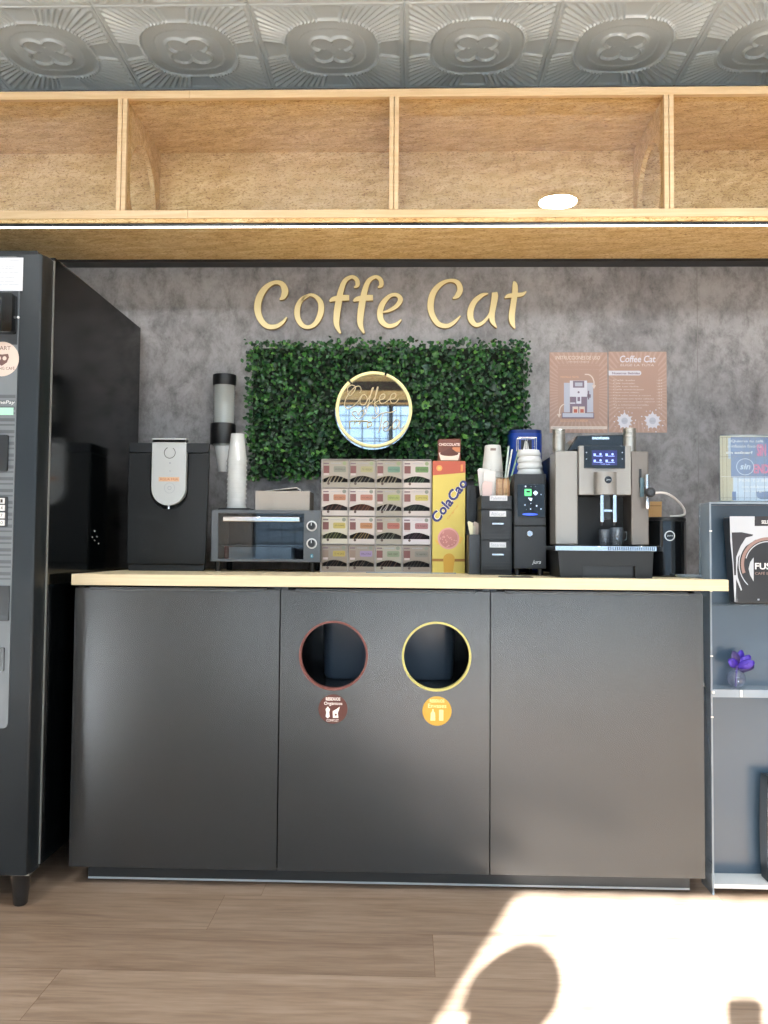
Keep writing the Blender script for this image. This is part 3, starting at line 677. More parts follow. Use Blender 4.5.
# ================================================================== VENDING MACHINE
def vending():
    yf, yd, yb = -0.17, -0.112, 0.655; xr = -0.038; xl = -0.76; zt, zb = 1.765, 0.092
    t = thing('vending_machine', ((xl+xr)/2, (yf+yb)/2, 0), 'tall glossy black vending machine with grey fascia at the left of the counter', 'vending machine')
    GS = mat('vending_side_gloss', (5, 7, 8), 0.12, spec=0.3); GF = mat('vending_door_frame', (22, 27, 30), 0.30, spec=0.4)
    m = M(); m.box(xl, xr+0.006, yd+0.006, yb, zb+0.004, zt+0.012, GS); m.build('body', t, bev=0.003)
    m = M(); m.prism([(xl, yd), (xr+0.004, yd), (xr+0.004, yf+0.028), (xr-0.004, yf+0.004), (xr-0.012, yf), (xl, yf)], zb, zt, GF, axis='z')
    d = m.build('door', t, bev=0.002)
    m = M(); m.box(xr+0.0045, xr+0.0075, yd-0.002, yd+0.004, zb+0.01, zt, mat('door_seal', (120, 122, 118), 0.4)); m.build('door_seal', d)
    m = M(); m.prism(rr(xl+0.06, xr-0.02, zt, zt+0.012, 0.004), yf+0.01, yd, BLK); m.build('top_cap', d)
    # fascia panel: horizontally ribbed grey sheet
    FP = mat('fascia_grey', (104, 110, 114), 0.5); FD = mat('fascia_dark', (74, 79, 82), 0.5); xe = ax(14.5, 500, yf)
    z1, z0 = az(0, 257, yf), az(0, 728, yf); y0 = yf-0.004
    m = M(); m.prism(rr(xl+0.08, xe, z0, z1, 0.014, 5), y0, yf, FP)
    zz = az(0, 395, yf); k = 0
    while zz > az(0, 582, yf):
        m.box(xl+0.085, xe-0.003, y0-0.0005, y0, zz-(0.0045 if k % 2 else 0.009), zz, FD); zz -= 0.016; k += 1
    m.box(xl+0.085, xe-0.002, y0-0.0004, y0, az(0, 345, yf), z1-0.002, mat('fascia_top', (48, 52, 56), 0.4)); f = m.build('fascia', d)
    def R(a, b, c, e): return at(a, b, y0)+at(c, e, y0)
    x0, zt_, x1, zb_ = *R(-40, 257.5, 23, 291),; m = M(); m.box(x0, x1-0.001, y0-0.0009, y0-0.0004, zb_, zt_-0.001, PAPER)
    for k, yy in enumerate((260, 265.5, 268, 272, 277, 281, 284)): m.text('instrucciones de pago con tarjeta', ax(-30, yy, y0), az(0, yy+1.6, y0), ax(14 if k % 3 else 19, yy, y0), az(0, yy, y0), y0-0.0009, GREYINK, 0.0003)
    m.build('notice', d, label='white printed paper notice at the top of the fascia')
    m = M(); x0, za, x1, zb2 = R(-32, 296, 16.5, 334.5); m.prism(rr(x0, x1, zb2, za, 0.006), y0-0.03, y0-0.0004, BLKG); m.build('payment_reader', d, bev=0.003)
    m = M(); x0, za, x1, zb2 = R(-26, 298, 5, 334); m.prism(rr(x0, x1, zb2, za, 0.008), y0-0.038, y0-0.030, CHROME, [rr(x0+0.007, x1-0.007, zb2+0.007, za-0.007, 0.004)]); m.build('chrome_bezel', d)
    m = M(); X, Z = at(18.6, 317.5, y0); m.lathe(X, Z, [(0.0035, y0-0.0005), (0.0035, y0-0.003)], WHITE, 12, 'y'); m.build('indicator', d)
    m = M(); X, Z = at(1.8, 359, y0-0.001); r = 17.8*(y0-CAM.y)/FPX; st = mat('sticker_cream', (200, 184, 172), 0.6)
    m.prism(circ(X, Z, r, 48), y0-0.001, y0-0.0004, st); brn = mat('sticker_print', (96, 68, 62), 0.6); m.text('SMART', X-0.55*r, Z+0.52*r, X+0.5*r, Z+0.75*r, y0-0.001, brn, 0.0004); m.text('VENDING CAFÉ', X-0.8*r, Z-0.62*r, X+0.76*r, Z-0.42*r, y0-0.001, brn, 0.0004)
    m.prism([(X+a*r, Z+b*r) for a, b in ((-.42,.1),(-.36,.3),(0,.26),(.36,.3),(.42,.1),(.3,-.2),(0,-.4),(-.3,-.2))], y0-0.0014, y0-0.001, brn, [circ(X-0.16*r, Z+0.04*r, 0.12*r, 12), circ(X+0.16*r, Z+0.04*r, 0.12*r, 12)])
    m.build('round_sticker', d, label='cream round sticker with brown print')
    m = M(); m.text('TimePay', ax(-8, 402, y0), az(0, 405, y0), ax(15, 402, y0), az(0, 400.5, y0), y0-0.0005, WHITE, 0.0005, 0.15); m.build('pay_lettering', d)
    m = M(); x0, za, x1, zb2 = R(-36, 407.5, 13.4, 415); m.box(x0, x1, y0-0.0012, y0-0.0005, zb2, za, mat('green_display', (150, 196, 172), 0.4, emit=(150, 210, 180), es=0.25)); m.build('display', d, label='pale green display')
    m = M(); x0, za, x1, zb2 = R(-30, 435, 8, 471); m.prism(rr(x0, x1, zb2, za, 0.004), y0-0.006, y0-0.0005, CHAR); m.build('card_slot', d, bev=0.0015)
    m = M(); x0, za, x1, zb2 = R(-22, 496.5, 7.5, 527); m.prism(rr(x0, x1, zb2, za, 0.003), y0-0.003, y0-0.0005, BLK); kp = m.build('keypad', d)
    for ky in (501, 508, 515.5, 522.7):
        for kx in (2.6, -5.5, -13.5):
            X, Z = at(kx, ky, y0); m = M(); m.box(X-0.0082, X+0.0082, y0-0.006, y0-0.003, Z-0.0078, Z+0.0078, WHITE); m.text(str((1+int((ky-501)/7)*3+int((2.6-kx)/8)) % 10), X-0.003, Z-0.0045, X+0.003, Z+0.0045, y0-0.006, INK, 0.0004); m.build('key', kp, bev=0.001)
    m = M(); x0, za, x1, zb2 = R(-50, 585, 9, 621); m.prism(rr(x0, x1, zb2, za, 0.003), y0-0.004, y0, CHAR); m.build('dispense_window', d)
    m = M(); x0, za, x1, zb2 = R(-30, 647, 4.2, 671); m.prism(rr(x0, x1, zb2, za, 0.003), y0-0.004, y0, BLK); m.build('coin_return', d)
    for (lx, ly) in ((-0.075, -0.125), (-0.72, -0.125), (-0.075, 0.58), (-0.72, 0.58)):
        m = M(); m.lathe(lx, ly, [(0.016, 0), (0.019, 0.004), (0.021, 0.03), (0.028, 0.088), (0.030, zb)], mat('leg_black_gloss', (22, 24, 26), 0.2, coat=0.5), 20)
        m.box(lx-0.034, lx+0.036, ly-0.034, ly+0.034, zb-0.004, zb+0.004, STEEL); m.build('leg', t)
    for a, b in ((0, 0), (0.02, 0.012), (-0.02, 0.01), (0.0, 0.03), (0.035, -0.01)): m = M(); m.lathe(0.24+a, 0.985+b, [(0.0022, xr+0.006), (0.0015, xr+0.0072)], STEEL, 8, 'x'); m.build('screw', t)
vending()

# ================================================================== WATER DISPENSER (left of the worktop)
def dispenser():
    y = 0.36; y1 = 0.52
    x0, x1 = ax(126.5, 570, y), ax(209.5, 450, y); xb = ax(205, 570, y); zt = az(168, 443, y); zl = az(168, 453, y)
    t = thing('water_dispenser', ((x0+x1)/2, (y+y1)/2, ZC), 'matte black countertop water dispenser with rounded silver control plate, beside the vending machine', 'water dispenser')
    def taper(m):   # the casing narrows a little towards its back
        m.v = [(x_-(0.036*(x_-x0)/(x1-x0))*max(0, (y_-y)/(y1-y)), y_, z_) for x_, y_, z_ in m.v]
    cx = ax(169.5, 480, y); zr = az(169, 509, y); r = ax(188.5, 480, y)-cx
    m = M(); zb = ZC+0.022
    # front with the dark recess around the plate cut out
    notch = [(cx-r, zl)]+[(cx+r*math.cos(PI+PI*i/20), zr+r+r*math.sin(PI+PI*i/20)) for i in range(21)]+[(cx+r, zl)]
    out = [(x0, zb), (xb, zb), (x1, zl)]+notch[::-1]+[(x0, zl)]
    m.prism(out, y, y+0.03, BLKM); m.prism([(x0, zb), (xb, zb), (x1, zl), (x0, zl)], y+0.03, y1, BLKM); taper(m); m.build('body', t, bev=0.002)
    m = M(); m.prism([(x0+0.004, ZC), (xb-0.004, ZC), (xb-0.002, zb), (x0+0.002, zb)], y+0.006, y1-0.01, CHAR); taper(m); m.build('base', t, bev=0.002)
    m = M(); m.prism([(x0, zl+0.002), (x1, zl+0.002), (x1+0.001, zt), (x0, zt)], y-0.001, y1, CHAR); taper(m); m.build('lid', t, bev=0.003)
    r2 = ax(186.6, 470, y)-cx; zp = az(169, 438, y-0.02); zq = az(169, 505.4, y-0.01)
    plate = [(cx-r2, zp-0.004), (cx-r2, zq+r2)]+[(cx+r2*math.cos(PI+PI*i/24), zq+r2+r2*math.sin(PI+PI*i/24)) for i in range(1, 24)]+[(cx+r2, zq+r2), (cx+r2, zp-0.004)]
    m = M(); SP = mat('plate_silver', (190, 194, 194), 0.42, 0.15); m.prism(plate, y-0.012, y+0.012, SP); m.box(cx-r2, cx+r2, y-0.012, y+0.04, zt+0.0005, zp, SP); p = m.build('control_plate', t, bev=0.003, seg=3, label='silver rounded plate')
    f = y-0.012
    def at2(px, py): return at(px, py, f)
    m = M(); X, Z = at2(169.8, 452.7); R = 5.6*(f-CAM.y)/FPX
    m.tube([(X+R*math.cos(a), f-0.0002, Z+R*math.sin(a)) for a in [math.radians(115+300*i/30) for i in range(31)]], 0.0011, INK, 6)
    m.build('display_ring', p)
    for k, yy in enumerate((463, 471)): a, b = at2(170, yy); m = M(); m.prism(circ(a, b, 0.0028-0.0008*k, 12), f-0.0006, f, GREYINK); m.build('indicator_mark', p)
    m = M(); a, b = at2(169.5, 488); m.prism(circ(a, b, 0.0175, 32), f-0.0006, f, GREYINK, [circ(a, b, 0.0166, 32)]); m.prism(circ(a, b, 0.0065, 20), f-0.0006, f, GREYINK, [circ(a, b, 0.005, 20)]); m.build('button_symbol', p)
    x, z, x2, z2 = *at2(158.8, 477), *at2(179.3, 481.5)
    m = M(); m.box(x, x2, f-0.0008, f, z2, z, mat('orange_sticker', (216, 178, 146), 0.6)); m.text('AGUA FRIA', x+0.004, z2+0.003, x2-0.004, z-0.003, f-0.0008, mat('orange_ink', (176, 110, 70), .6), 0.0004); m.build('orange_sticker', p, label='pale orange sticker')
    m = M(); X, Z = at(168.4, 507, y); m.lathe(X, y+0.004, [(0.005, Z-0.006), (0.006, Z+0.004), (0.006, zq+0.004)], CHROME, 14); m.build('spout', t)
dispenser()

# ================================================================== CUP TUBE ON THE WALL
def cup_tube():
    yc = 0.625; k = (yc-CAM.y)/FPX
    def P(px, py): return at(px, py, yc)
    cx = P(224, 420)[0]; zt, z1, z2, z3, z4 = (P(224, q)[1] for q in (375, 386, 424, 444.5, 472)); r = 11.6*k
    t = thing('cup_dispenser', (cx, yc, z4), 'tall wall-mounted clear cup dispenser tube with black cap and black band', 'cup dispenser')
    m = M(); m.lathe(cx, yc, [(r*0.97, z1), (r*1.02, z1+0.004), (r*1.02, zt-0.002), (r*0.95, zt)], BLK, 32); m.build('cap', t)
    m = M(); m.shell(cx, yc, [(r*0.93, z3-0.004), (r*0.93, z1)], TUBEG, 32); m.build('tube', t)
    m = M(); m.shell(cx-0.003, yc, [(r*1.08, z3), (r*1.1, z3+0.005), (r*1.1, z2-0.004), (r*1.06, z2)], BLK, 32); m.build('band', t)
    m = M(); m.box(cx-0.02, cx+0.02, yc+r*0.9, YW-0.001, z3+0.01, z2-0.01, BLK); m.build('wall_bracket', t)
    z = z4
    for n in range(12):    # translucent cups stacked inside, mouth up
        zz = z+n*0.014; m = M(); m.shell(cx, yc, [(0.004, zz), (r*0.42, zz), (r*0.80, zz+0.092), (r*0.86, zz+0.094)], CUPC, 20)
        tag(m.build('plastic_cup'), 'translucent plastic cup stacked inside the wall-mounted dispenser tube', 'cup', 'cups inside the wall tube')
cup_tube()

# ================================================================== MINI OVEN
YO = 0.36
def oven():
    y0, y1 = YO, 0.61; x0, x1 = ax(211, 540, y0), ax(320.6, 540, y0); zt = az(266, 510, y0); zf = az(266, 562, y0)
    t = thing('mini_oven', ((x0+x1)/2, (y0+y1)/2, ZC), 'small dark grey countertop mini oven with two dials and a glass door', 'oven')
    OG = mat('oven_grey', (84, 88, 92), 0.4)
    xa, xb, za, zb = *([ax(218, 540, y0), ax(303.5, 540, y0)]), az(260, 559, y0), az(260, 513.5, y0)
    m = M(); m.prism([(x0, zf), (x1, zf), (x1, zt), (x0, zt)], y0, y0+0.012, OG, [[(xa, za), (xb, za), (xb, zb), (xa, zb)]])
    m.box(x0, x1, y0+0.012, y1, zt-0.006, zt, OG); m.box(x0, x1, y0+0.012, y1, zf, zf+0.006, OG); m.box(x0, x0+0.006, y0+0.012, y1, zf, zt, OG); m.box(xb+0.004, x1, y0+0.012, y1, zf, zt, OG); m.box(x0, x1, y1-0.006, y1, zf, zt, OG); m.build('body', t, bev=0.002)
    m = M(); m.box(xa, xb, y0+0.003, y0+0.006, za, zb, clear('oven_glass', (205, 210, 214), 0.0, gloss=1.3, rough=0.02, ior=1.5)); d = m.build('glass_door', t)
    z = az(260, 517, y0); z2 = az(260, 522, y0)
    m = M(); m.box(ax(224, 520, y0), ax(301, 520, y0), y0-0.028, y0-0.012, z2, z, CHROME); m.box(ax(226, 520, y0), ax(226, 520, y0)+0.012, y0-0.012, y0+0.003, z2, z, CHROME); m.box(ax(299, 520, y0)-0.012, ax(299, 520, y0), y0-0.012, y0+0.003, z2, z, CHROME); m.build('handle', d, bev=0.003)
    m = M(); zz = zf+0.055
    for i in range(14): a = xa+0.008+(xb-xa-0.016)*i/13; m.tube([(a, y0+0.02, zz), (a, y1-0.012, zz)], 0.0012, CHROME, 5)
    for yy in (y0+0.03, y1-0.03): m.tube([(xa-0.001, yy, zz-0.0015), (xb+0.001, yy, zz-0.0015)], 0.0016, CHROME, 5)
    m.build('wire_rack', t)
    for px, py in ((311.8, 526), (311.8, 543.5)):
        X, Z = at(px, py, y0); m = M(); m.lathe(X, Z, [(0.0175, y0), (0.0175, y0-0.002)], WHITE, 28, 'y'); m.lathe(X, Z, [(0.013, y0-0.002), (0.013, y0-0.004), (0.0115, y0-0.016)], BLK, 28, 'y')
        m.box(X-0.001, X+0.001, y0-0.0168, y0-0.015, Z+0.001, Z+0.011, WHITE); m.build('dial', t)
    X, Z = at(311.8, 556, y0); m = M(); m.prism(circ(X, Z, 0.005, 16, 0.007), y0-0.001, y0, mat('teal_lamp', (60, 130, 150), .3)); m.box(X-0.001, X+0.001, y0-0.0015, y0-0.001, Z-0.003, Z+0.003, WHITE); m.build('indicator', t)
    for fx in (x0+0.018, x1-0.03):
        for fy in (y0+0.03, y1-0.04): m = M(); m.lathe(fx, fy, [(0.010, ZC), (0.012, zf)], BLK, 14); m.build('foot', t)
    # things kept inside, seen through the door
    yi = y0+0.09
    xi, zi_, xj, zj_ = *at(229, 529, yi), *at(291, 551, yi)
    m = M(); zb2 = zf+0.0062; m.box(xi, xj, yi, yi+0.12, zb2, zb2+0.043, mat('pale_box', (206, 214, 220), .5))
    tag(m.build('cardboard_box', bev=0.002), 'pale flat box stored inside the mini oven behind its glass door', 'box')
    m = M(); c = mat('red_cloth', (150, 44, 62), 0.8); pts = []
    xa2 = xa+0.006
    m.prism(rr(xa2, xi-0.003, zb2, zb2+0.05, 0.008), yi-0.02, yi+0.1, c); tag(m.build('cloth', bev=0.004, seg=3), 'folded dark red cloth inside the left end of the mini oven', 'cloth')
    # black tray and the stack of translucent cups on top
    x, x2 = ax(221, 508, 0.45), ax(252, 508, 0.45); m = M(); m.box(x, x2, 0.40, 0.50, zt+0.0003, zt+0.006, BLK); m.box(x+0.003, x2-0.003, 0.403, 0.497, zt+0.006, zt+0.008, BLKM)
    tag(m.build('tray', bev=0.001), 'small black tray under the translucent cups on the mini oven', 'tray')
    yc = 0.45; k = (yc-CAM.y)/FPX; cxb = ax(236.8, 490, yc); zc = zt+0.0082; n = 11; top = az(237, 433.5, yc); hc = 0.098; st = (top-zc-hc)/(n-1)
    for i in range(n):
        z = zc+st*i; m = M(); rb, rt_ = 10.6*k, 6.9*k
        if i == n-1: prof = [(rb, z), (rb*1.0, z+0.0025), (rb, z+0.005), (rb*0.935, z+0.0055), (rt_, z+hc-0.002), (rt_*0.7, z+hc), (0.0001, z+hc)]
        else: prof = [(rb, z), (rb*1.0, z+0.0025), (rb, z+0.005), (rb*0.935, z+0.0055), (rt_, z+hc-0.002), (rt_*0.7, z+hc-0.001)]
        m.shell(cxb, yc, prof, CUPC, 28)
        tag(m.build('plastic_cup'), 'upturned translucent plastic cup in the tall stack on the mini oven', 'cup', 'stack of translucent cups on the oven')
    # carton of paper sachets on the right
    a, b = ax(255.5, 500, 0.42), ax(309.5, 500, 0.42); zq = az(280, 491, 0.42); m = M(); cb = mat('carton_beige', (172, 164, 154), 0.7); cb2 = mat('carton_beige_line', (176, 164, 150), 0.7)
    t2 = thing('sachet_carton', ((a+b)/2, 0.48, zt+0.0004), 'open beige carton of paper sachets lying on the mini oven', 'carton')
    m.prism([(a, zt+0.0004), (b, zt+0.0004), (b, zq), (a, zq)], 0.42, 0.424, cb); m.box(a, a+0.003, 0.424, 0.55, zt+0.0004, zq, cb); m.box(b-0.003, b, 0.424, 0.55, zt+0.0004, zq, cb); m.box(a+0.003, b-0.003, 0.546, 0.55, zt+0.0004, zq, cb); m.box(a+0.003, b-0.003, 0.424, 0.546, zt+0.0004, zt+0.003, cb)
    for i in range(4): m.box(a+0.02, b-0.02, 0.4195, 0.42, zt+0.008+i*0.010, zt+0.009+i*0.010, cb2)
    m.box(a+0.012, a+0.0135, 0.4195, 0.42, zt+0.001, zq, cb2); m.box(b-0.0135, b-0.012, 0.4195, 0.42, zt+0.001, zq, cb2); m.build('box', t2)
    m = M(); fl = mat('white_sachet', (228, 226, 222), .6)
    for i in range(9): yy = 0.432+i*0.012; m.box(a+0.006, b-0.006, yy, yy+0.008, zt+0.004, zq-0.002+0.002*(i % 3), fl)
    o = m.build('paper_sachets', t2); o['kind'] = 'stuff'
    m = M(); xa3, xb3 = ax(262, 490, 0.43), ax(297, 485, 0.43)
    m.prism([(xa3, zq), (xb3, zq+0.014), (xb3+0.012, zq+0.002), (xb3+0.010, zq+0.001), (xb3, zq+0.0125), (xa3, zq-0.0012)], 0.43, 0.53, fl); m.build('loose_flap', t2)
oven()

# ================================================================== TEA RACK WITH 16 BOXES
def tea():
    y0 = 0.385; yb = 0.52; X = lambda px: ax(px, 515, y0); 
    xs = [X(p) for p in (321.3, 348.3, 375.3, 402.4, 431.0)]; ztop = az(376, 459.5, y0); hs = (ztop-ZC)/4
    t = thing('tea_rack', ((xs[0]+xs[-1])/2, (y0+yb)/2, ZC), 'clear plastic display rack holding sixteen tea boxes against the green panel', 'rack')
    RK = mat('rack_grey_plastic', (146, 140, 136), 0.35); w = 0.0016
    for x in xs: m = M(); m.box(x-w, x+w, y0-0.004, yb, ZC, ztop, RK); m.build('upright', t)
    for i in range(5):
        z = ZC+hs*i; z = max(z, ZC+w)
        for a, b in zip(xs[:-1], xs[1:]): m = M(); m.box(a+w, b-w, y0-0.004, yb, z-w, z+w*0.6, RK); m.build('shelf', t)
    m = M(); m.box(xs[0], xs[-1], yb, yb+0.003, ZC, ztop, RK); m.build('back_panel', t)
    G, PK, CR_, WH = (190, 178, 158), (232, 214, 204), (232, 220, 194), (238, 226, 228); GB = (172, 154, 138)
    spec = [  # top row first: carton colour, label colour, band of sachets (dark, stripe), words for the label
      [(G, (150,152,132), (28,22,20), (206,190,150), 'greige', 'grey-green'), (G, (192,186,120), (26,20,20), (150,140,110), 'greige', 'olive yellow'), (G, (112,164,136), (34,26,24), (196,178,140), 'greige', 'teal'), (PK, (116,164,84), (22,38,24), (90,130,80), 'pinkish white', 'fresh green')],
      [(PK, (222,136,96), (58,30,26), (124,62,44), 'cream pink', 'orange'), (PK, (220,132,104), (122,56,34), (176,88,52), 'cream pink', 'salmon'), (G, (182,196,92), (52,36,34), (224,214,206), 'greige', 'lime'), (PK, (226,206,84), (30,44,34), (70,84,66), 'cream pink', 'bright yellow')],
      [(CR_, (220,196,88), (70,72,36), (140,146,70), 'cream', 'mustard'), (PK, (222,142,84), (54,38,22), (178,134,56), 'cream pink', 'deep orange'), (G, (212,108,92), (62,60,48), (130,134,110), 'greige', 'coral red'), (WH, (196,120,124), (38,16,32), (86,44,70), 'white', 'outlined rose')],
      [(GB, (216,184,72), (30,24,24), (96,66,52), 'brown-grey', 'gold yellow'), (GB, (170,140,196), (38,28,22), (110,78,60), 'brown-grey', 'lilac'), (G, (152,166,128), (52,28,24), (130,84,62), 'greige', 'sage green'), (GB, (150,144,130), (24,20,20), (74,60,50), 'brown-grey', 'dull grey')]]
    rows = ['top', 'second', 'third', 'bottom']; colsn = ['leftmost', 'second from left', 'third from left', 'rightmost']
    flav = [['MANZANILLA', 'TE VERDE', 'MENTA POLEO', 'TE VERDE'], ['ROOIBOS', 'ROOIBOS', 'HIERBA LUISA', 'LIMON'], ['JENGIBRE', 'CANELA', 'FRUTOS ROJOS', 'TE ROJO'], ['TE NEGRO', 'FRUTAS', 'EARL GREY', 'TE NEGRO']]
    rnd = random.Random(9)
    def mm(c, r=0.65):   # printed card: muted inks
        g_ = sum(c)/3; q = tuple(int((v*0.72+g_*0.28)*0.82) for v in c); return mat('tea_%d_%d_%d' % c, q, r)
    for r in range(4):
        for c in range(4):
            base, lab, dk, stp, bn, ln = spec[r][c]; x0, x1 = xs[c]+w+0.0006, xs[c+1]-w-0.0006; z0 = ZC+hs*(3-r)+w*(2.0 if r == 3 else 0.6)+0.0002; z1 = ZC+hs*(4-r)-w-0.002
            W_, H_ = x1-x0, z1-z0; f = y0
            b = thing('tea_box', ((x0+x1)/2, f, z0), '%s tea box, %s label, %s in %s row of the rack' % (bn, ln, colsn[c], rows[r]), 'tea box', 'tea boxes in the rack')
            U = lambda u, v: (x0+u*W_, z0+v*H_)
            arch = [U(0.02, .18), U(0.98, .18), U(.98, .30)]+[U(.98-.96*i/10, .30+.13*math.sin(PI*i/10)) for i in range(1, 10)]+[U(.02, .30)]
            m = M(); m.prism([U(0, 0), U(1, 0), U(1, 1), U(0, 1)], f, f+0.012, mm(base), [arch]); m.box(x0, x1, f+0.06, f+0.12, z0, z1, mm(base)); m.box(x0, x0+0.001, f+0.012, f+0.06, z0, z1, mm(base)); m.box(x1-0.001, x1, f+0.012, f+0.06, z0, z1, mm(base)); m.box(x0+.001, x1-.001, f+0.012, f+0.06, z1-0.001, z1, mm(base)); m.box(x0+.001, x1-.001, f+0.012, f+0.06, z0, z0+0.001, mm(base))
            red = (152, 84, 80) if (r, c) not in ((3, 0), (3, 1)) else (168, 136, 118)
            m.box(*[U(.04, 0)[0], U(.27, 0)[0]], f-0.0004, f, U(0, .52)[1], U(0, .80)[1], mm(red)); m.box(U(.06, 0)[0], U(.25, 0)[0], f-0.0004, f, U(0, .44)[1], U(0, .52)[1], mm((232, 206, 200)))
            m.box(U(.04, 0)[0], U(.25, 0)[0], f-0.0004, f, U(0, .86)[1], U(0, .91)[1], mm((140, 110, 120)))
            m.prism(rr(U(.44, 0)[0], U(.92, 0)[0], U(0, .56)[1], U(0, .78)[1], 0.004, 3), f-0.0005, f, mm(lab)); m.text(flav[r][c], U(.49, 0)[0], U(0, .63)[1], U(.87, 0)[0], U(0, .70)[1], f-0.0005, mm(tuple(int(v*0.62) for v in lab)), 0.0003)
            m.text('INFUSIONES', U(.34, 0)[0], U(0, .87)[1], U(.72, 0)[0], U(0, .91)[1], f-0.0001, GREYINK, 0.0003); X_, Z_ = U(.86, .89); m.prism(circ(X_, Z_, 0.0065, 14), f-0.0005, f, mm((150, 156, 138) if r else (168, 190, 128)))
            X_, Z_ = U(.24, .13); m.prism(circ(X_, Z_, 0.0045, 10), f-0.0004, f, mm((110, 86, 74))); m.build('carton', b)
            m = M(); sx0, sx1 = x0+0.0018, x1-0.0018; zs0, zs1 = z0+H_*0.10, z0+H_*0.50
            m.box(sx0, sx1, f+0.030, f+0.058, z0+0.0012, zs1, mm(dk)); k = 0; xx = sx0+0.004
            while xx < sx1-0.03:
                q = rnd.uniform(0.0025, 0.0045); tl = rnd.uniform(0.018, 0.03)
                m.prism([(xx, zs0), (xx+q, zs0), (min(sx1, xx+q+tl), zs1), (min(sx1-0.001, xx+tl), zs1)], f+0.016+0.001*k, f+0.0168+0.001*k, mm(stp, 0.5)); xx += q+rnd.uniform(0.005, 0.011); k += 1
            m.build('sachets', b)
    m = M(); a, b = ax(366, 571, 0.33), ax(456, 571, 0.33); m.prism(rr(a, b, 0.32, 0.345, 0.004), ZC+0.0002, ZC+0.0035, ACRE, axis='z'); tag(m.build('plastic_strip'), 'clear flat plastic strip lying on the worktop before the tea rack', 'strip')
tea()

